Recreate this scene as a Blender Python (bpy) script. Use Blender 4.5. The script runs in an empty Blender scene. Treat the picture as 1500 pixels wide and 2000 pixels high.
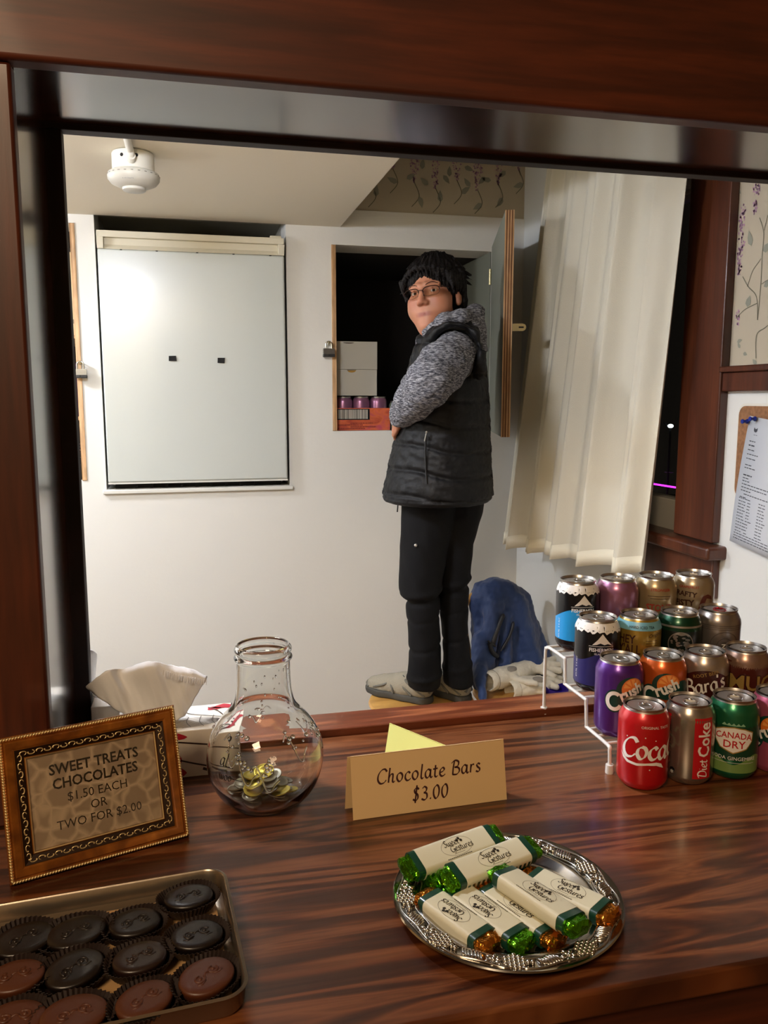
import bpy, bmesh, math, random
import numpy as np
from math import sin, cos, pi, radians, hypot, atan2, sqrt
from mathutils import Vector, Matrix
random.seed(5)
S = bpy.context.scene
C = S.collection

# ------------------------------------------------------------------ camera
PITCH, YAW, FPX, CZ = radians(7.96), radians(13.34), 1575.0, 1.53
cam_d = bpy.data.cameras.new('camera'); cam = bpy.data.objects.new('camera', cam_d); C.objects.link(cam)
cam_d.sensor_fit = 'VERTICAL'; cam_d.sensor_height = 24.0; cam_d.lens = 24.0*FPX/2000.0
cam_d.clip_start = .02
cam.location = (0, 0, CZ); cam.rotation_euler = (pi/2-PITCH, 0, -YAW)
S.camera = cam
_f = np.array([sin(YAW)*cos(PITCH), cos(YAW)*cos(PITCH), -sin(PITCH)])
_r = np.array([cos(YAW), -sin(YAW), 0.]); _u = np.cross(_r, _f)
def ray(px, py): return _f+_r*(px-750)/FPX-_u*(py-1000)/FPX
def Pz(px, py, z): d = ray(px, py); return d*(z-CZ)/d[2]+[0, 0, CZ]        # a point on the horizontal plane z
def Py(px, py, y): d = ray(px, py); return d*y/d[1]+[0, 0, CZ]             # on the plane y
def Px(px, py, x): d = ray(px, py); return d*x/d[0]+[0, 0, CZ]
def Pd(px, py, D): d = ray(px, py); return d*D/hypot(d[0], d[1])+[0, 0, CZ] # at horizontal distance D

# ------------------------------------------------------------------ world, lights, exposure
W = bpy.data.worlds.new('world'); S.world = W; W.use_nodes = True
W.node_tree.nodes['Background'].inputs[0].default_value = (1.0, .84, .66, 1)
W.node_tree.nodes['Background'].inputs[1].default_value = .004
S.view_settings.view_transform = 'Standard'; S.view_settings.look = 'None'
S.view_settings.gamma = 1; S.view_settings.exposure = 0; S.view_settings.use_curve_mapping = False
def area(name, loc, size, power, col, rot=(0, 0, 0), sy=None):
    l = bpy.data.lights.new(name, 'AREA'); l.energy = power; l.color = col; l.size = size
    if sy: l.shape = 'RECTANGLE'; l.size_y = sy
    o = bpy.data.objects.new(name, l); o.location = loc; o.rotation_euler = rot; C.objects.link(o); return o
DOME1, DOME2 = 170., 250.                      # radiance of the two dome lamps on the kitchen ceiling
area('hall_ceiling_light', (-.75, -.75, 2.6), .55, 40, (1, .74, .48), (radians(8), radians(-12), 0), sy=.55)

# ------------------------------------------------------------------ materials
def L(h):                                    # sRGB hex -> linear
    if isinstance(h, str):
        h = h.lstrip('#'); c = [int(h[i:i+2], 16)/255 for i in (0, 2, 4)]
    else: c = h
    return tuple((x/12.92 if x <= .04045 else ((x+.055)/1.055)**2.4) for x in c)+(1,)
_M = {}
def mat(name, col, rough=.5, metal=0., spec=.5, coat=0., bump=0, bscale=40, var=0, vscale=6, **kw):
    if name in _M: return _M[name]
    m = bpy.data.materials.new(name); m.use_nodes = True; nt = m.node_tree; b = nt.nodes['Principled BSDF']
    b.inputs['Base Color'].default_value = L(col); b.inputs['Roughness'].default_value = rough
    b.inputs['Metallic'].default_value = metal; b.inputs['Specular IOR Level'].default_value = spec
    b.inputs['Coat Weight'].default_value = coat; b.inputs['Coat Roughness'].default_value = .08
    for k, v in kw.items(): b.inputs[k.replace('_', ' ')].default_value = v
    if bump or var:
        tc = nt.nodes.new('ShaderNodeTexCoord')
    if var:
        n = nt.nodes.new('ShaderNodeTexNoise'); n.inputs['Scale'].default_value = vscale; n.inputs['Detail'].default_value = 4
        nt.links.new(tc.outputs['Object'], n.inputs['Vector'])
        r = nt.nodes.new('ShaderNodeValToRGB'); c = L(col)
        r.color_ramp.elements[0].position = .3; r.color_ramp.elements[1].position = .7
        r.color_ramp.elements[0].color = tuple(x*(1-var) for x in c[:3])+(1,)
        r.color_ramp.elements[1].color = tuple(min(1, x*(1+var)) for x in c[:3])+(1,)
        nt.links.new(n.outputs['Fac'], r.inputs[0]); nt.links.new(r.outputs[0], b.inputs['Base Color'])
    if bump:
        n2 = nt.nodes.new('ShaderNodeTexNoise'); n2.inputs['Scale'].default_value = bscale; n2.inputs['Detail'].default_value = 3
        nt.links.new(tc.outputs['Object'], n2.inputs['Vector'])
        bp = nt.nodes.new('ShaderNodeBump'); bp.inputs['Strength'].default_value = bump; bp.inputs['Distance'].default_value = .01
        nt.links.new(n2.outputs['Fac'], bp.inputs['Height']); nt.links.new(bp.outputs[0], b.inputs['Normal'])
    _M[name] = m; return m
def wood(name, stops, scale=(1, 1, 1), nscale=3., dist=1.5, rough=.35, coat=0., fine=.35, fscale=(1, 1, 1), detail=5, bump=.04, croughness=.1, band=None):
    """stretched noise grain: stops = [(pos, hex)...]; scale squeezes the coordinates across the grain"""
    if name in _M: return _M[name]
    m = bpy.data.materials.new(name); m.use_nodes = True; nt = m.node_tree; N = nt.nodes; K = nt.links; b = N['Principled BSDF']
    tc = N.new('ShaderNodeTexCoord'); mp = N.new('ShaderNodeMapping'); mp.inputs['Scale'].default_value = scale
    K.new(tc.outputs['Object'], mp.inputs['Vector'])
    n = N.new('ShaderNodeTexNoise'); n.inputs['Scale'].default_value = nscale; n.inputs['Detail'].default_value = detail
    n.inputs['Distortion'].default_value = dist; n.inputs['Roughness'].default_value = .45
    K.new(mp.outputs[0], n.inputs['Vector'])
    src = n.outputs['Fac']
    if band:                                  # repeated contour bands, as on rotary cut plywood
        mu = N.new('ShaderNodeMath'); mu.operation = 'MULTIPLY'; mu.inputs[1].default_value = band
        K.new(src, mu.inputs[0]); fr = N.new('ShaderNodeMath'); fr.operation = 'PINGPONG'; fr.inputs[1].default_value = .5
        K.new(mu.outputs[0], fr.inputs[0]); m2 = N.new('ShaderNodeMath'); m2.operation = 'MULTIPLY'; m2.inputs[1].default_value = 2
        K.new(fr.outputs[0], m2.inputs[0]); src = m2.outputs[0]
    r = N.new('ShaderNodeValToRGB'); K.new(src, r.inputs[0]); e = r.color_ramp.elements
    while len(e) < len(stops): e.new(.5)
    for i, (p, h) in enumerate(stops): e[i].position = p; e[i].color = L(h)
    mp2 = N.new('ShaderNodeMapping'); mp2.inputs['Scale'].default_value = fscale; K.new(tc.outputs['Object'], mp2.inputs['Vector'])
    n2 = N.new('ShaderNodeTexNoise'); n2.inputs['Scale'].default_value = 30; n2.inputs['Detail'].default_value = 5; K.new(mp2.outputs[0], n2.inputs['Vector'])
    r2 = N.new('ShaderNodeValToRGB'); K.new(n2.outputs['Fac'], r2.inputs[0])
    r2.color_ramp.elements[0].position = .35; r2.color_ramp.elements[1].position = .65
    r2.color_ramp.elements[0].color = (1-fine,)*3+(1,); r2.color_ramp.elements[1].color = (1, 1, 1, 1)
    mx = N.new('ShaderNodeMix'); mx.data_type = 'RGBA'; mx.blend_type = 'MULTIPLY'; mx.inputs['Factor'].default_value = 1
    K.new(r.outputs[0], mx.inputs['A']); K.new(r2.outputs[0], mx.inputs['B']); K.new(mx.outputs['Result'], b.inputs['Base Color'])
    bp = N.new('ShaderNodeBump'); bp.inputs['Strength'].default_value = bump; bp.inputs['Distance'].default_value = .005
    K.new(n2.outputs['Fac'], bp.inputs['Height']); K.new(bp.outputs[0], b.inputs['Normal'])
    b.inputs['Roughness'].default_value = rough; b.inputs['Coat Weight'].default_value = coat; b.inputs['Coat Roughness'].default_value = croughness
    _M[name] = m; return m
def glass(name, col=(1, 1, 1), ior=1.45, rough=0.):
    if name in _M: return _M[name]
    m = mat(name, '#ffffff', rough); b = m.node_tree.nodes['Principled BSDF']
    b.inputs['Base Color'].default_value = tuple(col)+(1,); b.inputs['Transmission Weight'].default_value = 1; b.inputs['IOR'].default_value = ior
    return m
def emit(name, col, s):
    m = mat(name, col); b = m.node_tree.nodes['Principled BSDF']
    b.inputs['Emission Color'].default_value = L(col); b.inputs['Emission Strength'].default_value = s; return m

# ------------------------------------------------------------------ mesh helpers
class MB:
    def __init__(s): s.v = []; s.f = []; s.m = []
    def add(s, v, f, mi=0):
        o = len(s.v); s.v += [tuple(map(float, p)) for p in v]; s.f += [tuple(i+o for i in q) for q in f]; s.m += [mi]*len(f); return s
    def box(s, x0, x1, y0, y1, z0, z1, mi=0):
        v = [(x, y, z) for z in (z0, z1) for y in (y0, y1) for x in (x0, x1)]
        return s.add(v, [(0, 2, 3, 1), (4, 5, 7, 6), (0, 1, 5, 4), (2, 6, 7, 3), (0, 4, 6, 2), (1, 3, 7, 5)], mi)
    def obox(s, c, size, M=None, mi=0):
        M = np.eye(3) if M is None else np.array(M); h = np.array(size)/2
        v = [np.array(c)+M@(h*[x, y, z]) for z in (-1, 1) for y in (-1, 1) for x in (-1, 1)]
        return s.add(v, [(0, 2, 3, 1), (4, 5, 7, 6), (0, 1, 5, 4), (2, 6, 7, 3), (0, 4, 6, 2), (1, 3, 7, 5)], mi)
    def tube(s, pts, r, n=8, closed=False, caps=True, mi=0, flat=1.):
        P = [np.array(p, float) for p in pts]; m = len(P); R = r if hasattr(r, '__len__') else [r]*m
        vs = []; nrm = None
        for i in range(m):
            a = P[(i-1) % m] if (closed or i > 0) else P[i]; b = P[(i+1) % m] if (closed or i < m-1) else P[i]
            t = b-a; t = t/(np.linalg.norm(t)+1e-12)
            if nrm is None:
                nrm = np.cross(t, [0, 0, 1.]); 
                if np.linalg.norm(nrm) < .1: nrm = np.cross(t, [0, 1., 0])
            nrm = nrm-t*(nrm@t); nrm /= np.linalg.norm(nrm)+1e-12; bi = np.cross(t, nrm)
            for k in range(n): a_ = 2*pi*k/n; vs.append(P[i]+R[i]*(nrm*cos(a_)+bi*sin(a_)*flat))
        fs = []
        for i in range(m if closed else m-1):
            j = (i+1) % m
            for k in range(n): fs.append((i*n+k, i*n+(k+1) % n, j*n+(k+1) % n, j*n+k))
        if caps and not closed: fs.append(tuple(range(n))[::-1]); fs.append(tuple((m-1)*n+k for k in range(n)))
        return s.add(vs, fs, mi)
    def lathe(s, prof, n=32, c=(0, 0, 0), mi=0, sx=1., sy=1., ph=0.):
        m = len(prof); vs = []
        for (r, z) in prof:
            for k in range(n): a = 2*pi*k/n+ph; vs.append((c[0]+r*cos(a)*sx, c[1]+r*sin(a)*sy, c[2]+z))
        fs = [(i*n+k, i*n+(k+1) % n, (i+1)*n+(k+1) % n, (i+1)*n+k) for i in range(m-1) for k in range(n)]
        if prof[0][0] > 1e-5: fs.append(tuple(range(n))[::-1])
        if prof[-1][0] > 1e-5: fs.append(tuple((m-1)*n+k for k in range(n)))
        return s.add(vs, fs, mi)
    def ball(s, c, r, sc=(1, 1, 1), nu=12, nv=8, mi=0, M=None):
        vs = []; M = np.eye(3) if M is None else np.array(M)
        for j in range(nv+1):
            t = pi*j/nv
            for k in range(nu): a = 2*pi*k/nu; vs.append(np.array(c)+M@(r*np.array([sin(t)*cos(a)*sc[0], sin(t)*sin(a)*sc[1], -cos(t)*sc[2]])))
        return s.add(vs, [(j*nu+k, j*nu+(k+1) % nu, (j+1)*nu+(k+1) % nu, (j+1)*nu+k) for j in range(nv) for k in range(nu)], mi)
    def prism(s, poly, o, ex, ey, ez, h, mi=0):
        """outline poly in the plane (ex, ey) at o, extruded by h along ez"""
        o, ex, ey, ez = map(lambda q: np.array(q, float), (o, ex, ey, ez)); n = len(poly)
        a = [o+ex*p[0]+ey*p[1] for p in poly]; b = [q+ez*h for q in a]
        return s.add(a+b, [tuple(range(n))[::-1], tuple(range(n, 2*n))]+[(i, (i+1) % n, n+(i+1) % n, n+i) for i in range(n)], mi)
    def mesh(s, name, mats, smooth=None):
        me = bpy.data.meshes.new(name); me.from_pydata(s.v, [], s.f)
        mats = mats if isinstance(mats, (list, tuple)) else [mats]
        for m in mats: me.materials.append(m)
        if len(mats) > 1: me.polygons.foreach_set('material_index', s.m)
        bm = bmesh.new(); bm.from_mesh(me); bmesh.ops.remove_doubles(bm, verts=bm.verts, dist=1e-6); bmesh.ops.recalc_face_normals(bm, faces=bm.faces); bm.to_mesh(me); bm.free()
        if smooth is not None:
            me.polygons.foreach_set('use_smooth', [True]*len(me.polygons)); me.set_sharp_from_angle(angle=radians(smooth))
        me.update(); return me
def thing(name, label, cat, loc=(0, 0, 0), rz=0, group=None):
    o = bpy.data.objects.new(name, None); C.objects.link(o); o.empty_display_size = .05
    o.location = loc; o.rotation_euler = (0, 0, rz); o['label'] = label; o['category'] = cat
    if group: o['group'] = group
    return o
def obj(name, mb, mats, parent=None, world=False, smooth=None, bevel=0, seg=2, loc=None, rot=None, raw=None):
    me = mb if isinstance(mb, bpy.types.Mesh) else mb.mesh(name, mats, smooth)
    o = bpy.data.objects.new(name, me); C.objects.link(o)
    if parent is not None:
        o.parent = parent
        if world:
            root = parent
            while root.parent: root = root.parent
            Mx = Matrix.Translation(root.location) @ root.rotation_euler.to_matrix().to_4x4()
            me.transform(Mx.inverted())
    if loc is not None: o.location = loc
    if rot is not None: o.rotation_euler = rot
    if bevel:
        b = o.modifiers.new('bevel', 'BEVEL'); b.width = bevel; b.segments = seg; b.limit_method = 'ANGLE'; b.harden_normals = False
        me.polygons.foreach_set('use_smooth', [True]*len(me.polygons)); me.set_sharp_from_angle(angle=radians(smooth or 35))
    return o
def tag(o, label, cat, group=None):
    o['label'] = label; o['category'] = cat
    if group: o['group'] = group
    return o
def struct(name, mb, m, **k):
    o = obj(name, mb, m, **k); o['kind'] = 'structure'; return o
def dup(root, loc, rz, label, group=None):
    r = root.copy(); C.objects.link(r); r.location = loc; r.rotation_euler = (0, 0, rz); r['label'] = label
    if group: r['group'] = group
    for ch in list(root.children):
        c = ch.copy(); C.objects.link(c); c.parent = r
        for g in ch.children: d = g.copy(); C.objects.link(d); d.parent = c
    return r
def rotz(a): return np.array([[cos(a), -sin(a), 0], [sin(a), cos(a), 0], [0, 0, 1.]])
def smoothpts(P, n=6, closed=False):
    P = [np.array(p, float) for p in P]; m = len(P); out = []
    for i in range(m if closed else m-1):
        g = lambda k: P[k % m] if closed else P[min(max(k, 0), m-1)]
        a, b, c, d = g(i-1), g(i), g(i+1), g(i+2)
        for k in range(n):
            t = k/n; out.append(.5*((2*b)+(-a+c)*t+(2*a-5*b+4*c-d)*t*t+(-a+3*b-3*c+d)*t**3))
    if not closed: out.append(P[-1])
    return out

# ------------------------------------------------------------------ lettering
GL = {
 'a': (.5, [[(.38,.42),(.25,.5),(.08,.35),(.05,.12),(.15,0),(.3,.12),(.4,.42)], [(.41,.5),(.36,.1),(.42,0),(.5,.07)]]),
 'c': (.4, [[(.37,.4),(.27,.5),(.1,.38),(.05,.15),(.15,0),(.3,.03),(.39,.11)]]),
 'e': (.42, [[(.07,.22),(.25,.28),(.35,.4),(.26,.5),(.1,.38),(.05,.15),(.15,0),(.3,.03),(.39,.11)]]),
 'o': (.46, [[(.25,.5),(.1,.4),(.05,.18),(.16,0),(.32,.08),(.4,.3),(.34,.46),(.23,.5)]]),
 'h': (.48, [[(.19,.86),(.1,.4),(.04,0)], [(.08,.25),(.2,.45),(.33,.48),(.34,.35),(.3,.08),(.36,0),(.45,.07)]]),
 'l': (.25, [[(.2,.86),(.1,.3),(.08,.08),(.14,0),(.23,.06)]]),
 't': (.31, [[(.18,.7),(.1,.2),(.1,.05),(.18,0),(.28,.07)], [(.0,.47),(.3,.5)]]),
 'r': (.33, [[(.11,.5),(.1,.4),(.04,0)], [(.08,.28),(.18,.45),(.32,.47)]]),
 's': (.35, [[(.31,.43),(.2,.5),(.1,.4),(.17,.27),(.27,.18),(.25,.05),(.14,0),(.02,.06)]]),
 'w': (.6, [[(.04,.47),(.06,.1),(.14,0),(.26,.2),(.3,.47)], [(.3,.47),(.3,.1),(.38,0),(.5,.2),(.54,.5)]]),
 'u': (.5, [[(.05,.48),(.04,.15),(.12,0),(.26,.12),(.37,.48)], [(.37,.48),(.33,.1),(.4,0),(.49,.07)]]),
 'i': (.23, [[(.1,.48),(.06,.1),(.12,0),(.21,.07)], [(.14,.67),(.16,.7)]]),
 'k': (.45, [[(.18,.86),(.1,.4),(.04,0)], [(.36,.47),(.2,.4),(.09,.24)], [(.12,.26),(.24,.1),(.36,0),(.45,.07)]]),
 'q': (.46, [[(.38,.42),(.25,.5),(.08,.35),(.05,.12),(.15,0),(.3,.12),(.4,.48),(.33,-.28)]]),
 "'": (.15, [[(.1,.86),(.06,.68)]]),
 'C': (.6, [[(.64,.66),(.52,.82),(.3,.76),(.1,.5),(.06,.2),(.2,0),(.42,.03),(.57,.18)]]),
 'B': (.56, [[(.22,.8),(.12,.4),(.06,0)], [(.02,.68),(.25,.84),(.48,.74),(.42,.5),(.2,.43)], [(.2,.43),(.45,.38),(.5,.18),(.32,0),(.04,.01)]]),
 'S': (.5, [[(.5,.7),(.38,.83),(.22,.72),(.24,.55),(.38,.36),(.36,.12),(.2,0),(.03,.1)]]),
 'G': (.64, [[(.62,.68),(.5,.82),(.3,.76),(.1,.5),(.06,.2),(.2,0),(.42,.05),(.55,.3)], [(.38,.34),(.66,.36)], [(.58,.35),(.52,-.08),(.36,-.2)]]),
 'D': (.65, [[(.24,.8),(.14,.4),(.06,0)], [(.0,.72),(.3,.84),(.56,.7),(.58,.35),(.4,.06),(.04,0)]]),
 '$': (.46, [[(.4,.66),(.3,.76),(.14,.68),(.15,.5),(.3,.36),(.3,.14),(.16,.02),(.0,.12)], [(.3,.92),(.12,-.12)]]),
 '3': (.44, [[(.12,.68),(.24,.78),(.38,.68),(.32,.5),(.18,.43)], [(.18,.43),(.36,.36),(.36,.12),(.2,0),(.02,.08)]]),
 '.': (.2, [[(.06,.0),(.10,.06),(.12,.09)]]),
 '0': (.48, [[(.28,.78),(.1,.6),(.05,.25),(.16,0),(.34,.15),(.42,.5),(.36,.74),(.26,.78)]]),
 ' ': (.28, []),
}
def pen(txt, size, w=.085, wmin=.03, nib=radians(40), slant=.0, track=0.):
    """broad nib lettering: returns verts2d, quads, width"""
    V = []; Fq = []; x = 0
    for ch in txt:
        adv, strokes = GL[ch]
        for st in strokes:
            pts = smoothpts(st, 5); base = len(V)
            for i, p in enumerate(pts):
                a = pts[max(i-1, 0)]; b = pts[min(i+1, len(pts)-1)]; t = b-a; t /= np.linalg.norm(t)+1e-9
                wd = wmin+(w-wmin)*abs(sin(atan2(t[1], t[0])-nib)); n = np.array([-t[1], t[0]])*wd/2
                for s in (1, -1):
                    q = p+n*s; V.append(((x+q[0]+slant*q[1])*size, q[1]*size))
            for i in range(len(pts)-1): k = base+2*i; Fq.append((k, k+1, k+3, k+2))
        x += adv+track
    return V, Fq, x*size
_tc = {}
def typeset(txt, size, bold=0., shear=0., sx=1.):
    """builtin font: returns verts2d (baseline left origin), faces, width"""
    key = (txt, size, bold, shear, sx)
    if key in _tc: return _tc[key]
    cu = bpy.data.curves.new('t', 'FONT'); cu.body = txt; cu.size = size; cu.offset = bold*size; cu.shear = shear; cu.resolution_u = 2
    o = bpy.data.objects.new('t', cu); C.objects.link(o)
    me = o.to_mesh(); V = [(v.co.x*sx, v.co.y) for v in me.vertices]; Fq = [tuple(p.vertices) for p in me.polygons]
    o.to_mesh_clear(); bpy.data.objects.remove(o); bpy.data.curves.remove(cu)
    w = max([p[0] for p in V], default=0); _tc[key] = (V, Fq, w); return _tc[key]
def flatprint(mb, V, Fq, fn, mi=0, n=0):
    """maps 2d faces through fn(u, v); n = longest edge allowed before cutting (for curved surfaces)"""
    if n:
        bm = bmesh.new(); vs = [bm.verts.new((x, y, 0)) for x, y in V]
        for q in Fq:
            try: bm.faces.new([vs[i] for i in q])
            except ValueError: pass
        bmesh.ops.triangulate(bm, faces=bm.faces)
        for _ in range(4):
            es = [e for e in bm.edges if abs(e.verts[0].co.x-e.verts[1].co.x) > n or abs(e.verts[0].co.y-e.verts[1].co.y) > 4*n]
            if not es: break
            bmesh.ops.subdivide_edges(bm, edges=es, cuts=1); bmesh.ops.triangulate(bm, faces=bm.faces)
        bm.verts.index_update(); V = [(v.co.x, v.co.y) for v in bm.verts]; Fq = [tuple(v.index for v in f.verts) for f in bm.faces]; bm.free()
    mb.add([fn(x, y) for x, y in V], Fq, mi); return mb
def planemap(o, ex, ey, off=0):
    o, ex, ey = np.array(o, float), np.array(ex, float), np.array(ey, float); nz = np.cross(ex, ey); nz /= np.linalg.norm(nz)
    return lambda u, v: o+ex*u+ey*v+nz*off

# ------------------------------------------------------------------ smooth solids (signed distance + surface nets)
def seg(a, b, ra, rb=None, k=.02, op='u'):
    a, b = np.array(a, float), np.array(b, float); rb = ra if rb is None else rb
    def f(p):
        ab = b-a; t = np.clip(((p-a)@ab)/(ab@ab+1e-12), 0, 1)[:, None]; return np.linalg.norm(p-a-ab*t, axis=1)-(ra+(rb-ra)*t[:, 0])
    return (f, k, op, (a+b)/2, np.linalg.norm(b-a)/2+max(ra, rb))
def ell(c, r, M=None, k=.02, op='u'):
    c, r = np.array(c, float), np.array(r, float); M = np.eye(3) if M is None else np.array(M)
    def f(p):
        q = (p-c)@M; k0 = np.linalg.norm(q/r, axis=1); k1 = np.linalg.norm(q/(r*r), axis=1)+1e-9; return k0*(k0-1)/k1
    return (f, k, op, c, max(r))
def rbox(c, h, rad, M=None, k=.01, op='u'):
    c, h = np.array(c, float), np.array(h, float); M = np.eye(3) if M is None else np.array(M)
    def f(p):
        q = np.abs((p-c)@M)-h+rad; return np.linalg.norm(np.maximum(q, 0), axis=1)+np.minimum(q.max(axis=1), 0)-rad
    return (f, k, op, c, float(np.linalg.norm(h)))
def xf(prims, M, t):
    """rigidly moves primitives: p -> M p + t"""
    M = np.array(M, float); t = np.array(t, float); out = []
    for f, k, op, c, r in prims: out.append(((lambda p, f=f: f((p-t)@M)), k, op, M@c+t, r))
    return out
def evalp(prims, p, near=None):
    d = np.full(len(p), 1e3)
    for i, (f, k, op, c, r) in enumerate(prims):
        if near is not None and not near[i]: continue
        e = f(p)
        if op == 'u':
            h = np.maximum(k-np.abs(d-e), 0)/k; d = np.minimum(d, e)-h*h*k*.25
        else:
            h = np.maximum(k-np.abs(-e-d), 0)/k; d = np.maximum(d, -e)+h*h*k*.25
    return d
def sdf_mesh(prims, h, post=None, B=10):
    add = [q for q in prims if q[2] == 'u']
    lo = np.min([q[3]-q[4] for q in add], axis=0)-3*h; hi = np.max([q[3]+q[4] for q in add], axis=0)+3*h
    nb = np.ceil((hi-lo)/(h*B)).astype(int); n = nb*B+1; G = np.full(n, 1.0, np.float32)
    cen = np.array([q[3] for q in prims]); rad = np.array([q[4] for q in prims]); kk = np.array([q[1] for q in prims])
    ax = np.arange(B+1)*h; loc = np.stack(np.meshgrid(ax, ax, ax, indexing='ij'), -1).reshape(-1, 3); half = B*h/2*1.7321
    idx = np.stack(np.meshgrid(*[np.arange(m) for m in nb], indexing='ij'), -1).reshape(-1, 3)
    cc = lo+(idx+.5)*B*h
    for i, c in zip(idx, cc):
        near = np.linalg.norm(cen-c, axis=1) < rad+half+kk+.01
        if not near.any(): continue
        if evalp(prims, c[None], near)[0] > half+.03: continue
        o = lo+i*B*h; v = evalp(prims, o+loc, near).reshape(B+1, B+1, B+1)
        G[i[0]*B:i[0]*B+B+1, i[1]*B:i[1]*B+B+1, i[2]*B:i[2]*B+B+1] = v
    s = G < 0
    cnt = np.zeros(np.array(n)-1, np.int8)
    for a in (0, 1):
        for b in (0, 1):
            for c in (0, 1): cnt += s[a:n[0]-1+a, b:n[1]-1+b, c:n[2]-1+c]
    act = (cnt > 0) & (cnt < 8); I = np.argwhere(act); vid = np.full(act.shape, -1, np.int64); vid[act] = np.arange(len(I))
    P = np.zeros((len(I), 3)); Wt = np.zeros(len(I)); cr = [(a, b, c) for a in (0, 1) for b in (0, 1) for c in (0, 1)]
    for A in cr:
        for ax_ in range(3):
            if A[ax_]: continue
            Bc = list(A); Bc[ax_] = 1; ga = G[tuple((I+A).T)]; gb = G[tuple((I+Bc).T)]; m = (ga < 0) != (gb < 0)
            t = ga[m]/(ga[m]-gb[m]); q = (I[m]+A).astype(float); q[:, ax_] += t; P[m] += q; Wt[m] += 1
    P = lo+P/Wt[:, None]*h; Q = []
    for ax_ in range(3):
        a1, a2 = (ax_+1) % 3, (ax_+2) % 3
        sl0 = [slice(None)]*3; sl1 = [slice(None)]*3; sl0[ax_] = slice(0, -1); sl1[ax_] = slice(1, None)
        df = s[tuple(sl0)] != s[tuple(sl1)]; E = np.argwhere(df); ins = s[tuple(E.T)]
        ok = (E[:, a1] > 0) & (E[:, a2] > 0) & (E[:, a1] < n[a1]-1) & (E[:, a2] < n[a2]-1); E = E[ok]; ins = ins[ok]
        d1 = np.zeros(3, int); d1[a1] = 1; d2 = np.zeros(3, int); d2[a2] = 1
        q = np.stack([vid[tuple((E-d1-d2).T)], vid[tuple((E-d2).T)], vid[tuple(E.T)], vid[tuple((E-d1).T)]], 1)
        q[~ins] = q[~ins][:, ::-1]; Q.append(q)
    Q = np.concatenate(Q); Q = Q[(Q >= 0).all(1)]
    if post is not None:
        nn = np.zeros_like(P); fn = np.cross(P[Q[:, 2]]-P[Q[:, 0]], P[Q[:, 3]]-P[Q[:, 1]])
        for j in range(4): np.add.at(nn, Q[:, j], fn)
        nn /= np.linalg.norm(nn, axis=1)[:, None]+1e-12; P = post(P, nn)
    return P, Q
def npmesh(name, P, Q, m, col=None):
    me = bpy.data.meshes.new(name); me.vertices.add(len(P)); me.vertices.foreach_set('co', P.astype(np.float32).ravel())
    me.loops.add(Q.size); me.loops.foreach_set('vertex_index', Q.astype(np.int32).ravel()); me.polygons.add(len(Q))
    me.polygons.foreach_set('loop_start', np.arange(0, Q.size, 4, dtype=np.int32)); me.update(calc_edges=True)
    me.polygons.foreach_set('use_smooth', [True]*len(Q)); me.materials.append(m)
    if col is not None:
        a = me.color_attributes.new('tint', 'FLOAT_COLOR', 'POINT'); a.data.foreach_set('color', np.concatenate([col, np.ones((len(col), 1))], 1).astype(np.float32).ravel())
    me.validate(); return me
def noise3(P, s, seed=0):
    """cheap smooth noise in [-1, 1]"""
    r = np.random.RandomState(seed); o = np.zeros(len(P))
    for i in range(7):
        w = r.normal(size=3)*s*(1+.35*i); o += np.sin(P@w+r.uniform(0, 6.28)+1.3*np.sin(P@(r.normal(size=3)*s*.6)))/(1+.3*i)
    return o/3.6
# ------------------------------------------------------------------ materials used by the setting
M_case = wood('casing_wood', [(.25, '#3a170b'), (.5, '#54230f'), (.75, '#6b2f14')], (1.2, 1.2, 16), 2.2, .6, rough=.5, coat=.04, fine=.3, fscale=(.35, 1, 4))
M_casev = wood('casing_wood_upright', [(.25, '#3a170b'), (.5, '#54230f'), (.75, '#6b2f14')], (16, 6, 1), 2.2, .6, rough=.42, coat=.08, fine=.3, fscale=(4, 1, .35))
M_gloss = wood('varnished_jamb_wood', [(.25, '#2b1108'), (.5, '#3d1a0c'), (.75, '#502310')], (1.2, 8, 8), 2.2, .6, rough=.2, coat=1., fine=.25, croughness=.13, bump=.01)
M_dark = wood('dark_trim_wood', [(.3, '#160904'), (.7, '#241008')], (2, 2, 8), 2.2, .6, rough=.6, fine=.25)  # near-black brown wood tone for the far stops and window reveal
M_counter = wood('counter_plywood', [(.0, '#3c1c0f'), (.25, '#482412'), (.5, '#643419'), (.8, '#7c4929'), (1., '#6a3a1f')], (.8, 9., 1), 2.0, 1.0, rough=.3, coat=.3, fine=.28, fscale=(.25, 5, 1), detail=4, croughness=.16, band=5.)
M_strip = wood('ledge_strip_wood', [(.2, '#6e361e'), (.5, '#90502f'), (.8, '#ab6840')], (1.2, 14, 1), 2.1, .8, rough=.3, coat=.3, fine=.3, fscale=(.3, 5, 1), band=2.)
M_wall = mat('kitchen_wall_paint', '#dedcd4', .6, spec=.3, bump=.05, bscale=60)
M_ceil = mat('ceiling_paint', '#e2dac8', .75, spec=.2, bump=.03, bscale=40)
M_hall = mat('hall_wall_paint', '#cdb68c', .7)
M_rwall = mat('right_wall_paint', '#dbdcd8', .55, spec=.3, bump=.04, bscale=50)
M_paper = mat('wallpaper_ground', '#b9ae98', .7, var=.06, vscale=4)
M_ply = wood('plywood_edge', [(.3, '#a87e50'), (.5, '#cfa476'), (.7, '#dcb88c')], (60, 60, 1.5), 2, .2, rough=.55, fine=.3, fscale=(2, 2, .5))
M_white = mat('white_paint', '#d8d6cc', .4)
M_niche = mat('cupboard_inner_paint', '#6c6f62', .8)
M_nback = mat('cupboard_painted_shade', '#1d1813', .9)  # shade inside the cupboards, put into the colour of their linings
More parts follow.
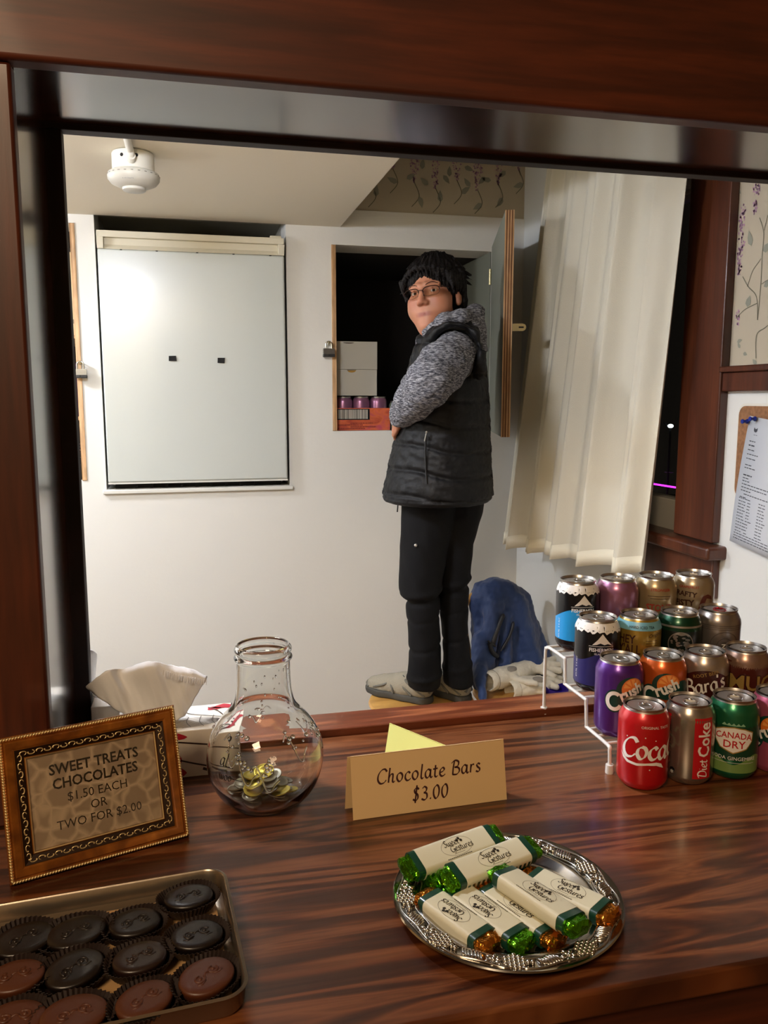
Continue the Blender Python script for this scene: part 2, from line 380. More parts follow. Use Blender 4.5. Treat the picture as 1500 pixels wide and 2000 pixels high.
M_black = mat('black_void', '#060504', .8)
YB = 3.10; XR = 1.306; ZC = 2.17; OX0 = -.188

# floor, walls, ceilings
struct('floor', MB().box(-2.6, 3., -2.2, 4.4, -.1, 0), wood('floor_boards', [(.3, '#5a3c26'), (.7, '#7a553a')], (1, 12, 1), 2, .5, rough=.4))
fr = MB()                                                       # wall with the serving opening, seen from the hall
fr.box(-2.6, OX0, 1.05, 1.27, 0, 2.75).box(1.2, 3., 1.05, 1.27, 0, 2.75).box(OX0, 1.2, 1.05, 1.27, 1.915, 2.75).box(OX0, 1.2, 1.05, 1.27, 0, .96)
struct('wall_front', fr, M_hall)
struct('wall_hall_left', MB().box(-2.7, -2.6, -2.3, 1.05, 0, 2.75), M_hall)
struct('wall_hall_right', MB().box(3., 3.1, -2.3, 1.05, 0, 2.75), M_hall)
struct('wall_hall_rear', MB().box(-2.7, 3.1, -2.4, -2.3, 0, 2.75), M_hall)
struct('ceiling_hall', MB().box(-2.7, 3.1, -2.4, 1.05, 2.75, 2.85), M_ceil)
x_f0, x_f1 = Py(196, 700, YB)[0], Py(562, 700, YB)[0]; z_f0 = Py(390, 952, YB)[2]
x_c0, x_c1 = .531, 1.170; z_c0, z_c1 = 1.408, 2.106
x_l1 = Py(158.5, 700, YB)[0]; x_l0 = -.95; z_l0, z_l1 = 1.236, 2.14
T = .16
bw = MB()
bw.box(-1.7, x_l0, YB, YB+T, 0, 2.235).box(x_l1, x_f0, YB, YB+T, z_l0, 2.235).box(x_l0, x_l1, YB, YB+T, z_l1, 2.235).box(x_l0, x_f0, YB, YB+T, 0, z_l0)
bw.box(x_f0, x_f1, YB, YB+T, 0, z_f0).box(x_f1, x_c0, YB, YB+T, 0, 2.235).box(x_c0, x_c1, YB, YB+T, 0, z_c0).box(x_c0, x_c1, YB, YB+T, z_c1, 2.235).box(x_c1, XR, YB, YB+T, 0, 2.235)
struct('wall_back', bw, M_wall)
struct('wall_back_upper', MB().box(.4, XR, YB+.006, YB+T, 2.235, 2.9), M_paper)
bk = MB()                                                       # cupboard and fridge recess linings
def lining(x0, x1, z0, z1, y1, mi):
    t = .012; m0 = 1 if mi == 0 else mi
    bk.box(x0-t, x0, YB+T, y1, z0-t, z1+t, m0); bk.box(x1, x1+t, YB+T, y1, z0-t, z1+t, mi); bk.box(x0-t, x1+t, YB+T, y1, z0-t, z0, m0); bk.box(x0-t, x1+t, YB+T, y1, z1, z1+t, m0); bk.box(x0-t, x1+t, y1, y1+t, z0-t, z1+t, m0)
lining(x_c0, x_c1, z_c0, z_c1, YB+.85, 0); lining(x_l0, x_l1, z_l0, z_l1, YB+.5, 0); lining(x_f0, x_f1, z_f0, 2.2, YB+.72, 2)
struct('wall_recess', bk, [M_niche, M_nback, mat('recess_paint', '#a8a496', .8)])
struct('trim_18', MB().box(x_c1-.003, x_c1-.0002, YB+.001, YB+T, z_c0+.001, z_c1-.001), M_niche)
struct('wall_left', MB().box(-1.8, -1.7, 1.3, 3.3, 0, 2.9), M_wall)
# right wall with window opening
wy0, wy1, wz0, wz1 = 1.955, 2.86, 1.14, 2.095
rw = MB()
rw.box(XR, XR+.12, 1.30, wy0, 0, 1.57, 0).box(XR, XR+.12, wy1, YB+T, 0, 2.9, 0).box(XR, XR+.12, wy0, wy1, 0, wz0, 0).box(XR, XR+.12, wy0, wy1, wz1, 2.9, 0)
rw.box(XR, XR+.12, 1.30, wy0, 1.57, 2.9, 1)
struct('wall_right', rw, [M_rwall, M_paper])
struct('ceiling', MB().box(-1.8, .567, 1.301, YB+.001, ZC, ZC+.5), M_ceil, bevel=.003)
struct('ceiling_upper', MB().box(.3, 1.5, 1.30, 3.3, 2.75, 2.85), M_ceil)

# opening: casings, jamb and header linings, far stop
struct('trim_1', MB().box(-.62, 1.6, 1.018, 1.05, 1.902, 2.071), M_case, bevel=.006, seg=3)                 # head casing
struct('trim_2', MB().box(-.36, -.1835, 1.026, 1.05, 1.0, 1.902), M_casev, bevel=.004)        # left casing
struct('trim_3', MB().box(-.37, 1.6, 1.012, 1.05, 2.071, 2.083), M_case, bevel=.003)
struct('trim_4', MB().box(OX0, 1.2, 1.048, 1.247, 1.908, 1.916), M_gloss)                      # header lining
struct('trim_5', MB().box(OX0-.001, OX0+.004, 1.048, 1.247, 1.0, 1.908), M_gloss)              # left jamb lining
struct('trim_6', MB().box(OX0, 1.2, 1.247, 1.272, 1.8995, 1.916), M_dark, bevel=.0015)          # far stop over
struct('trim_7', MB().box(OX0, -.1628, 1.247, 1.272, 1.0, 1.8995), M_dark, bevel=.0015)         # far stop left
struct('trim_19', MB().box(1.195, 1.2005, 1.048, 1.247, 1.0005, 1.908), M_gloss)
struct('trim_20', MB().box(1.17, 1.2, 1.247, 1.272, 1.0125, 1.8995), M_dark, bevel=.0015)
struct('trim_8', MB().box(1.2, 1.35, 1.026, 1.05, 1.0, 1.902), M_casev, bevel=.004)
# counter
ct = thing('serving_counter', 'glossy dark red-brown plywood serving counter below the opening', 'counter', (.4, .9, 0))
obj('worktop', MB().prism([(-1.3, .600), (1.9, .600), (1.9, 1.0255), (1.1945, 1.0255), (1.1945, 1.2045), (OX0+.005, 1.2045), (OX0+.005, 1.0255), (-1.3, 1.0255)], (0, 0, .972), (1, 0, 0), (0, 1, 0), (0, 0, 1), .028), M_counter, ct, world=True, bevel=.004, seg=3)
obj('apron', MB().box(-1.28, 1.88, .612, .636, .80, .971), M_case, ct, world=True, bevel=.003)
obj('ledge_strip', MB().box(-.1625, 1.1695, 1.205, 1.272, .972, 1.012), M_strip, ct, world=True, bevel=.002)['label'] = 'paler raised wooden strip along the back'
for x in (-1.0, 0.1, 1.6): obj('support_panel', MB().box(x, x+.03, .66, 1.045, .001, .971), M_case, ct, world=True)

# right wall joinery: window casing, stool, apron, chair rail
M_wcas = wood('window_casing_wood', [(.25, '#3a1a0c'), (.5, '#522815'), (.75, '#63341d')], (6, 12, 1), 2.2, .6, rough=.35, coat=.2, fine=.25, fscale=(4, 4, .35))
struct('trim_9', MB().box(XR-.024, XR, 1.782, 1.951, 1.165, 2.62), M_wcas, bevel=.003)
struct('trim_10', MB().box(XR-.055, XR+.03, 1.752, 2.93, 1.125, 1.16), M_wcas, bevel=.008, seg=3)
struct('trim_11', MB().box(XR-.022, XR, 1.775, 2.90, 1.02, 1.125), M_wcas, bevel=.003)
cr = MB().box(XR-.02, XR, 1.31, 1.782, 1.549, 1.596).box(XR-.032, XR, 1.31, 1.782, 1.596, 1.61)
struct('trim_12', cr, M_wcas, bevel=.003)
w1 = MB()
w1.box(XR+.03, XR+.09, wy0, wy1, wz0, 1.245).box(XR+.03, XR+.09, wy0, wy1, wz1-.012, wz1).box(XR+.03, XR+.09, wy1-.06, wy1, wz0, wz1)
win = struct('window_1', w1, M_white, bevel=.003)
obj('window_reveal', MB().box(XR, XR+.12, wy0-.001, wy0+.012, wz0, wz1), M_dark, win)
obj('window_pane', MB().box(XR+.06, XR+.064, wy0+.01, wy1-.05, 1.24, wz1-.01), glass('window_glass', (1, 1, 1), 1.45), win)
def dome_lamp(label, x, y, r, power):
    t = thing('ceiling_lamp', label, 'lamp', (x, y, ZC))
    obj('lamp_base', MB().lathe([(.0001, -.001), (r*1.02, -.001), (r*1.04, -.012), (r*.98, -.03), (.0001, -.03)], 40), M_white, t, smooth=40)
    obj('lamp_dome', MB().lathe([(r*.96, -.031)]+[(r*cos(a)+.0001, -.032-.055*sin(a)) for a in np.linspace(.0, pi/2, 9)], 40), emit('dome_glow_%d' % power, '#ebf1ff', power), t, smooth=60)
dome_lamp('round white dome lamp on the kitchen ceiling near the opening', -.34, 1.50, .13, DOME1)
dome_lamp('round white dome lamp on the kitchen ceiling above the left cupboard', -1.15, 2.62, .11, DOME2)
# outside the window at night
nt_ = thing('neon_tube', 'thin magenta light line low in the dark window', 'light', (4.2, 6.1, 1.04))
a, b = Px(1225, 937, 4.2), Px(1345, 956, 4.0)
obj('glowing_tube', MB().tube([a, b], .008), emit('magenta_glow', '#c030e0', 3.), nt_, world=True)
lp = thing('street_lamp', 'small white lamp far away in the dark window', 'lamp', Px(1310, 832, 4.2)-[0, 0, 1.5])
p0 = Px(1310, 832, 4.2)
obj('lamp_globe', MB().ball(p0, .024, (1, 1, .7)), emit('cold_lamp_glow', '#e8fbff', 12.), lp, world=True)
obj('lamp_post', MB().tube([p0-[0, 0, 1.5], p0-[0, 0, .02]], .01), M_black, lp, world=True)
obj('lamp_arm', MB().tube([p0-[0, 0, .02], p0+[-.03, .06, .03]], .008), M_black, lp, world=True)
a, b = Px(1299, 922, 4.2), Px(1315, 923, 4.2)
obj('bumper_strip', MB().tube([a, b], .004), mat('dull_strip', '#8a7a80', .4), nt_, world=True)  # unlit bumper strip outside, only parented to the neon tube
_g = MB().box(1.6, 9., -1., 12., -.3, -.05)
struct('ground_outside', _g, mat('night_ground', '#101010', .9))

# wallpaper print
def floral(name, parent, fn, specs, mats):
    mb = MB(); rnd = random.Random(3)
    def leaf(x, y, a, l, w, mi):
        pts = [(0, 0), (.25, .5), (.6, .45), (1, 0), (.6, -.35), (.25, -.45)]; n = len(pts)
        V = [(x+l*p[0]*cos(a)-w*p[1]*sin(a), y+l*p[0]*sin(a)+w*p[1]*cos(a)) for p in pts]; flatprint(mb, V, [tuple(range(n))], fn, mi)
    def stem(P, w):
        P = smoothpts(P, 6); V = []
        for i, p in enumerate(P):
            t = P[min(i+1, len(P)-1)]-P[max(i-1, 0)]; t /= np.linalg.norm(t)+1e-9; V += [(p[0]-t[1]*w/2, p[1]+t[0]*w/2), (p[0]+t[1]*w/2, p[1]-t[0]*w/2)]
        flatprint(mb, V, [(2*i, 2*i+1, 2*i+3, 2*i+2) for i in range(len(P)-1)], fn, 0)
        return P
    for kind, a in specs:
        if kind == 'stem':
            P = stem(a[0], a[1])
        elif kind == 'leaf': leaf(*a, 1)
        elif kind == 'bloom':
            x, y0, y1, w = a; n = int(abs(y1-y0)/.0016)
            for i in range(n):
                t = rnd.random(); ww = w*(.35+.65*sin(pi*min(1, t*1.1+.05))); px_ = x+rnd.uniform(-1, 1)*ww; py_ = y0+(y1-y0)*t
                s_ = rnd.uniform(.004, .009); an = rnd.uniform(0, 6.28); leaf(px_, py_, an, s_, s_*.8, 2+rnd.randint(0, 1))
    o = obj(name, mb, mats, parent); return o
FM = [mat('print_stem', '#6d6a58', .7), mat('print_leaf', '#8f9080', .7), mat('print_petal', '#94708a', .7), mat('print_petal_pale', '#b28aa0', .7)]
# wall coordinates: u along -y from the casing, v = z
def rp(px, py): q = Px(px, py, XR); return (-q[1], q[2])
fnR = lambda u, v: (XR-.0008, -u, v)
specs = [('bloom', (rp(1449, 450)[0], rp(1449, 450)[1]+.06, rp(1449, 535)[1], .012)),
         ('bloom', (rp(1478, 370)[0], rp(1478, 355)[1]+.03, rp(1478, 415)[1], .012)),
         ('bloom', (rp(1437, 700)[0], rp(1437, 610)[1], rp(1437, 635)[1], .008)),
         ('stem', ([rp(1451, 540), rp(1462, 560), rp(1478, 580), rp(1480, 625)], .0022)),
         ('stem', ([rp(1438, 622), rp(1455, 605), rp(1480, 592)], .0022)),
         ('stem', ([rp(1484, 425), rp(1492, 455), rp(1489, 500), rp(1486, 560), rp(1480, 625)], .002)),
         ('stem', ([rp(1500, 420), rp(1493, 450)], .0018)), ('stem', ([rp(1520, 620), rp(1495, 640), rp(1478, 655), rp(1477, 700)], .0026)),
         ('stem', ([rp(1540, 540), rp(1505, 545), rp(1488, 555)], .0018)), ('stem', ([rp(1460, 560), rp(1470, 530), rp(1480, 515), rp(1487, 505)], .0016))]
for (px, py, a, l, w) in [(1468, 480, 1.9, .04, .018), (1490, 490, .3, .035, .02), (1492, 560, .4, .035, .016), (1460, 600, 1.3, .028, .02), (1440, 668, .2, .02, .01), (1446, 680, 2.2, .018, .009),
                          (1452, 690, -.3, .016, .01), (1478, 712, 2.4, .02, .012), (1500, 620, .5, .03, .02), (1440, 372, -.6, .02, .01)]:
    q = rp(px, py); specs.append(('leaf', (q[0], q[1], a, l, w)))
for o_ in range(3):                                              # the print goes on towards the hall wall
    dx = .20*(o_+1)
    specs += [('bloom', (-1.72+dx, 2.05, 1.93, .014)), ('stem', ([(-1.72+dx, 1.93), (-1.70+dx, 1.85), (-1.66+dx, 1.78), (-1.66+dx, 1.68)], .0022)), ('leaf', (-1.69+dx, 1.84, .6, .035, .018))]
wr = bpy.data.objects['wall_right']; pr_ = floral('wallpaper_print', wr, fnR, specs, FM); pr_['kind'] = 'stuff'
rnd = random.Random(8); specs = []
for i in range(9):
    u = .60+i*.085; v = 2.28+rnd.uniform(0, .1)
    specs += [('bloom', (u, v+.16, v+.05, .016)), ('stem', ([(u, v+.05), (u+.02, v), (u-.01, v-.04)], .003)), ('leaf', (u+.02, v, rnd.uniform(0, 6), .045, .022)), ('leaf', (u-.03, v+.06, rnd.uniform(0, 6), .04, .02)), ('leaf', (u+.03, v+.1, rnd.uniform(0, 6), .04, .02))]
pb = floral('wallpaper_print', bpy.data.objects['wall_back_upper'], lambda u, v: (u, YB+.0052, v), specs, FM); pb['kind'] = 'stuff'
# ------------------------------------------------------------------ fridge
M_fr = mat('white_fridge_enamel', '#c3c8c2', .28, spec=.6, coat=.5)
M_frf = mat('fridge_plastic_trim', '#d4cdb6', .45)
fx0, fx1 = Py(201, 700, YB)[0], Py(557, 700, YB)[0]; fz0, fz1 = 1.228, 2.116; fy = YB-.022
F = thing('fridge', 'white under-counter fridge set into the back wall', 'fridge', ((fx0+fx1)/2, YB+.3, z_f0))
obj('cabinet_body', MB().box(fx0+.012, fx1-.012, YB+.03, YB+.56, z_f0+.012, fz1-.015), mat('fridge_side', '#9d9c94', .5), F, world=True, bevel=.006)
d = obj('door', MB().box(fx0, fx1, fy, YB+.028, fz0, fz1-.062), M_fr, F, world=True, bevel=.006, seg=3)
h = MB(); zt = fz1
h.box(fx0, fx1, fy-.004, YB+.028, zt-.022, zt).box(fx0, fx0+.022, fy-.004, YB+.028, zt-.062, zt-.022).box(fx1-.022, fx1, fy-.004, YB+.028, zt-.062, zt-.022)
h.box(fx0+.022, fx1-.022, fy+.014, YB+.028, zt-.062, zt-.022)
h.prism([(-.001, 0), (.016, 0), (.016, .016), (.012, .016)], (fx0+.022, fy, zt-.062), (0, 1, 0), (0, 0, 1), (1, 0, 0), fx1-fx0-.044)
obj('handle_trim', h, M_frf, d, world=True, bevel=.0015)
sc = MB()
for px in (236, 306, 385, 456, 528): q = Py(px, 484+(px-236)*.03, fy); sc.ball((q[0], fy+.002, zt-.063), .0045, (1, .4, .8))
obj('screw_hole', sc, M_black, d, world=True)['kind'] = 'stuff'
obj('hinge_cap', MB().box(fx1-.05, fx1-.008, YB-.015, YB+.02, fz1, fz1+.010), M_frf, F, world=True, bevel=.003)
obj('base_gasket', MB().box(fx0, fx1, fy+.002, YB+.02, fz0-.006, fz0), M_white, F, world=True)
pg = MB().box(fx0+.02, fx1-.02, YB+.03, YB+.05, z_f0+.001, fz0-.008)
for i in range(9): pg.box(fx0+.09+i*.055, fx0+.10+i*.055, YB+.012, YB+.03, z_f0+.002, z_f0+.012+.006*(i % 3))
obj('plinth', pg, M_black, F, world=True)
for i, (px, py) in enumerate(((337, 700), (432, 704))):
    q = Py(px, py, fy)
    pp = [(-.0135, -.0095), (.0145, -.0095), (.0125, .0095), (-.013, .0085)] if i == 0 else [(-.0135, -.009), (.012, -.0105), (.0135, .0095), (-.0125, .0095)]
    tag(obj('magnet', MB().prism(pp, (q[0], fy-.0005, q[2]), (1, 0, 0), (0, 0, 1), (0, -1, 0), .003), M_black), ('left' if i == 0 else 'right')+' one of two small black magnets on the fridge door', 'magnet')
# sill of the fridge recess and cupboard rims
sl = MB().box(x_f0-.012, x_f1+.012, YB-.014, YB, z_f0-.016, z_f0-.001)
struct('trim_13', sl, M_white, bevel=.003)
def rim(name, x0, x1, z0, z1, left=True, right=True):
    m = MB(); t = .017
    if left: m.box(x0, x0+t, YB-.004, YB+.10, z0+.001, z1-.001)
    if right: m.box(x1-t, x1, YB-.004, YB+.10, z0+.001, z1-.001)
    return struct(name, m, M_ply, bevel=.001)
rim('trim_14', x_c0, x_c1, z_c0, z_c1, right=False)
rim('trim_15', x_l0, x_l1, z_l0, z_l1)
lip = MB().prism([(0, 0), (-.012, -.008), (-.012, .018), (0, .012)], (x_c0-.008, YB, z_c0-.004), (0, 1, 0), (0, 0, 1), (1, 0, 0), x_c1-x_c0+.01)
# cupboard door, open towards the hall
e0, e1 = Py(981, 640, 2.5), Py(1000, 640, 2.5)
Dn = thing('cupboard_door', 'open cupboard door of laminated plywood with pale edge', 'door', (x_c1, YB-.006, z_c0))
ang = atan2(2.5-(YB-.006), e0[0]-x_c1+.004); ln = hypot(2.5-(YB-.006), e0[0]-x_c1)
Dn.rotation_euler = (0, 0, ang)                                    # local +x runs from hinge to free edge
obj('door_panel', MB().box(0, ln-.001, -.001, .027, -.001, .715), mat('door_paint', '#7d8074', .6), Dn, bevel=.001)
lam = MB(); nl = 7
for i in range(nl): y0 = -.0015+i*.0295/nl; lam.box(ln-.0012, ln+.0008+.0004*(i % 2), y0, y0+.0295/nl-.0002, -.0015, .7155, i % 2)
obj('edge_laminations', lam, [M_ply, wood('plywood_dark_ply', [(.3, '#6b4223'), (.7, '#8d5f38')], (60, 60, 1.5), 2, .2, rough=.6, fine=.3)], Dn)
M_brass = mat('zinc_plated_steel', '#c0b58c', .35, metal=.9)
hs = MB(); hz = Py(1000, 640, 2.5)[2]-z_c0
hp = obj('hasp', hs.prism([(0, -.012), (.034, -.012), (.041, -.008), (.044, 0), (.041, .008), (.034, .012), (0, .012)], (ln+.001, .0285, hz), (0, 1, 0), (0, 0, 1), (1, 0, 0), .0025), M_brass, Dn, bevel=.0006)
obj('slot', MB().prism([(.02, -.0025), (.036, -.0025), (.036, .0025), (.02, .0025)], (ln+.0035, .0285, hz), (0, 1, 0), (0, 0, 1), (1, 0, 0), .0004), M_black, hp)
for z in (.1, .6):
    obj('hinge', MB().tube([(0, -.006, z-.03), (0, -.006, z+.03)], .006, 10), M_brass, Dn)
def padlock(cx, cy, cz, label, s=1.):
    t = thing('padlock', label, 'padlock', (cx, cy, cz))
    b = MB(); n = 7
    for i in range(n): z = i*.030/n; b.box(-.021-.0006*(i % 2), .021+.0006*(i % 2), -.009, .009, z, z+.030/n-.0003)
    obj('lock_body', b, mat('padlock_steel', '#8d8c88', .3, metal=.9), t)
    obj('bumper', MB().box(-.022, .022, -.0105, .0105, -.002, .009), mat('padlock_bumper', '#1b1b1b', .5), t, bevel=.002)
    P = [(-.011, 0, .028), (-.011, 0, .045)]+[(-.011*cos(a), 0, .045+.011*sin(a)) for a in (.5, 1., 1.57, 2.1, 2.6)]+[(.011, 0, .045), (.011, 0, .028)]
    obj('shackle', MB().tube(P, .0032, 8), mat('shackle_steel', '#c8c6c0', .2, metal=1.), t, smooth=60)
    obj('keyway', MB().box(-.003, .003, -.0108, -.0104, .002, .008), M_black, t)
    st = MB().box(-.006, .016, -.004, .018, .047, .050)
    obj('staple', MB().tube([(.0, .03, .046), (.0, -.004, .046), (.0, -.006, .050), (.0, -.004, .055), (.0, .03, .055)], .0022, 6), M_brass, t)
    return t
q = Py(643, 694, YB-.03); padlock(q[0], YB-.022, q[2]-.004, 'steel padlock on the left rim of the open cupboard')
q = Py(157, 735, YB-.03); padlock(q[0], YB-.022, q[2]-.004, 'steel padlock left of the fridge')
# ---- cupboard contents
x0, x1 = Py(656, 700, YB+.03)[0], Py(738, 700, YB+.03)[0]
cb_z = z_c0; zt = Py(700, 667, YB+.04)[2]; zm = Py(700, 774, YB+.04)[2]
pk = thing('drink_carton', 'orange-pink drinks carton with barcode under the white boxes', 'carton', ((x0+x1)/2, YB+.12, cb_z))
px1 = max(Py(741, 800, YB+.02)[0], x0+.0365+.139+.0385); pzt = Py(700, 797, YB+.02)[2]
obj('carton_tray', MB().box(x0-.003, px1, YB+.02, YB+.024, cb_z+.001, pzt).box(x0-.003, px1, YB+.256, YB+.26, cb_z+.001, pzt).box(x0-.003, x0, YB+.024, YB+.256, cb_z+.001, pzt).box(px1-.003, px1, YB+.024, YB+.256, cb_z+.001, pzt).box(x0, px1-.003, YB+.024, YB+.256, cb_z+.001, cb_z+.004), wood('carton_print', [(.3, '#a83e2c'), (.5, '#d0653a'), (.7, '#b5475a')], (3, 1, 6), 6, .6, rough=.5, fine=.1), pk, world=True, bevel=.001)
bc = MB(); bx0 = x0+.002; bx1 = Py(722, 800, YB+.02)[0]; bz0 = Py(700, 818, YB+.02)[2]; bz1 = Py(700, 800, YB+.02)[2]
lb = obj('barcode_label', MB().box(bx0, bx1, YB+.019, YB+.0199, bz0-.004, bz1+.003), M_black, pk, world=True)
x = bx0+.003; rnd = random.Random(2)
while x < bx1-.008: w = rnd.choice((.0014, .002, .0035)); bc.box(x, x+w, YB+.0182, YB+.0189, bz0, bz1); x += w+rnd.choice((.0012, .002, .0026))
obj('barcode_bars', bc, mat('label_white', '#c9c4b8', .6), lb, world=True)
ln_ = MB(); 
for j in range(4):
    x = x0+.004+.05*(j % 2)
    for i in range(18):
        w = rnd.uniform(.002, .006)
        if x+w > px1-.004: break
        ln_.box(x, x+w, YB+.0188, YB+.0195, cb_z+.006+j*.007, cb_z+.010+j*.007); x += w+.0015
obj('small_print', ln_, mat('carton_small_print', '#7d2a22', .6), pk, world=True)['kind'] = 'stuff'

M_alu = mat('can_aluminium', '#c6c3bd', .3, metal=1.)
M_alu2 = mat('can_lid_aluminium', '#bdb9b2', .42, metal=.9, bump=.05, bscale=300)
CR, CH = .0343, .1145
PROF = [(.0245, .0015), (.026, 0), (.028, .0012), (.0325, .007), (CR, .012), (CR, .094), (.0335, .0985), (.0315, .1035), (.0285, .109), (.0278, .111), (.0288, .1125), (.0288, .1145), (.0276, .1146), (.0268, .1125), (.0262, .1105)]
def rprof(z):
    for (r0, z0), (r1, z1) in zip(PROF[2:11], PROF[3:12]):
        if z0 <= z <= z1: return r0+(r1-r0)*(z-z0)/(z1-z0)
    return CR
def canbody():
    m = MB(); m.lathe([(.0001, .008), (.018, .006)]+PROF[:9], 48, mi=0)
    return m
def build_can(name, label, loc, rz, col, metal=.55, rough=.28, tab=None, low=False, group='drink cans on the tiered rack'):
    t = thing(name, label, 'can', loc, rz, group)
    m = MB(); n = 48
    m.lathe([(.0001, .006), (.0245, .0015)]+PROF[1:3], n, mi=1)
    m.lathe(PROF[2:9], n, mi=0); m.lathe(PROF[8:15]+[(.0001, .1105)], n, mi=1)
    obj('can_body', m, [mat(name+'_'+label.split()[0]+'_'+col.strip('#'), col, rough, metal=metal, coat=.3), M_alu], t, smooth=50)
    l = MB(); l.lathe([(.0258, .1108), (.0235, .1108), (.0228, .1098), (.0001, .1098)], n)
    lid = obj('lid_panel', l, M_alu2, t, smooth=40)
    tb = MB(); ring = [(.009*cos(a), -.006+.0115*sin(a), .1122) for a in np.linspace(0, 2*pi, 15)[:-1]]
    tb.tube(ring, .0013, 6, closed=True, flat=.7).box(-.006, .006, .000, .008, .1112, .1124).ball((0, .004, .1125), .0028, (1, 1, .5), 8, 5)
    obj('pull_tab', tb, mat('red_pull_tab', '#a01c24', .3, metal=.7) if tab else M_alu, t, smooth=60)
    tm = MB(); tm.tube([(.010*cos(a), -.013+.007*sin(a), .1101) for a in np.linspace(0, 2*pi, 13)[:-1]], .0005, 5, closed=True)
    obj('mouth_score', tm, M_alu, lid)
    return t
def cmap(off=.0004):
    return lambda u, z: ((rprof(z)+off)*sin(u/CR), -(rprof(z)+off)*cos(u/CR), z)
def wrap(t, name, shapes, m, off=.0004, n=.003):
    """shapes: list of (verts2d, faces) in (arc, z)"""
    mb = MB()
    for V, Fq in shapes: flatprint(mb, V, Fq, cmap(off), n=n)
    return obj(name, mb, m, t, smooth=40)
def rect(u0, u1, z0, z1): return ([(u0, z0), (u1, z0), (u1, z1), (u0, z1)], [(0, 1, 2, 3)])
def band(z0, z1, fn=None, u0=-.107, u1=.107, n=60):
    """strip all round; fn(u) shifts the upper/lower edge"""
    us = np.linspace(u0, u1, n+1); V = []
    for u in us: a, b = (z0(u) if callable(z0) else z0), (z1(u) if callable(z1) else z1); V += [(u, a), (u, b)]
    return (V, [(2*i, 2*i+2, 2*i+3, 2*i+1) for i in range(n)])
def disc(u, z, a, b=None, n=28, a0=0, a1=2*pi):
    b = b or a; full = abs(a1-a0-2*pi) < .01; V = [(u, z)]+[(u+a*cos(t), z+b*sin(t)) for t in np.linspace(a0, a1, n+1)]
    return (V, [(0, i, i+1) for i in range(1, n+1)])
def ring(u, z, a, w, b=None, n=36, a0=0, a1=2*pi):
    b = b or a; V = []
    for t in np.linspace(a0, a1, n+1): V += [(u+a*cos(t), z+b*sin(t)), (u+(a-w)*cos(t), z+(b-w)*sin(t))]
    return (V, [(2*i, 2*i+2, 2*i+3, 2*i+1) for i in range(n)])
def poly(P): return (P, [tuple(range(len(P)))])
def txt(s, size, u, z, bold=0., shear=0., rot=0., center=True, sx=1., script=False, w=.1, arch=0.):
    V, Fq, wd = pen(s, size, w=w, wmin=.04) if script else typeset(s, size, bold, shear, sx)
    c_, s_ = cos(rot), sin(rot); o = -wd/2 if center else 0
    out = []
    for x, y in V:
        x += o; y += arch*(1-(2*x/(wd+1e-9))**2) if arch else 0
        out.append((u+x*c_-y*s_, z+x*s_+y*c_))
    return (out, Fq)
# cans in the cupboard: pink ones in the carton, a pale green one beside it
M_ = {}
cz = cb_z+.002
xs = [x0+.0365+i*.0695 for i in range(3)]
pink0 = None
for i, x in enumerate(xs):
    zz = Py(700, 774, YB+.07)[2]-.116
    if i == 0: pink0 = build_can('drink_can', 'dull pink can at the left end of the row inside the cupboard carton', (x, YB+.062, zz), 0, '#8f5f7c', .5, group='cans in the cupboard')
    else: dup(pink0, (x, YB+.062, zz), .3*i, ('middle' if i == 1 else 'rightmost')+' of the three pink cans in the cupboard carton')
gx = max(Py(757, 800, YB+.03)[0], px1+.036)
build_can('drink_can', 'pale silver-green can right of the cupboard carton by the hand', (gx, YB+.045, cb_z+.001), 0, '#94a08c', .6, group='cans in the cupboard')
bxs = thing('paper_box', 'white cardboard box with thumb hole, on the pink cans', 'box', ((x0+x1)/2, YB+.12, zm))
pz2 = Py(700, 722, YB+.04)[2]; cutx = Py(687, 722, YB+.04)[0]
M_card = mat('white_card', '#b2aea2', .7)
def front_with_notch(z0, z1, r):
    P = [(x0, z0), (x1, z0), (x1, z1)]+[(cutx+r*cos(a), z1-r*.62*sin(a)) for a in np.linspace(0, pi, 11)]+[(x0, z1)]; return P
b1 = MB().prism(front_with_notch(zm+.0015, pz2, .0185), (0, YB+.04, 0), (1, 0, 0), (0, 0, 1), (0, 1, 0), .002)
b1.box(x0, x1, YB+.20, YB+.202, zm+.0015, pz2).box(x0, x0+.002, YB+.04, YB+.2, zm+.0015, pz2).box(x1-.002, x1, YB+.04, YB+.2, zm+.0015, pz2).box(x0, x1, YB+.04, YB+.2, zm+.0015, zm+.003).box(x0, x1, YB+.047, YB+.2, pz2-.002, pz2)
obj('carton_wall', b1, M_card, bxs, world=True)
obj('gold_lining', MB().box(x0+.004, x1-.004, YB+.046, YB+.0465, zm+.01, pz2-.003), mat('gold_foil_lining', '#c79a4a', .4, metal=.4), bxs, world=True)
bx2 = thing('paper_box', 'white cardboard box stacked on top inside the cupboard', 'box', ((x0+x1)/2, YB+.12, pz2))
b2 = MB().box(x0, x1, YB+.04, YB+.2, pz2+.001, zt)
obj('carton_wall', b2, M_card, bx2, world=True, bevel=.0008)
obj('flap_slot', MB().prism([(cutx-.012+.022*cos(a), zt-.0045-.004*sin(a)) for a in np.linspace(0, pi, 9)], (0, YB+.0396, 0), (1, 0, 0), (0, 0, 1), (0, -1, 0), .0003), mat('slot_shade', '#4c4034', .8), bx2, world=True)
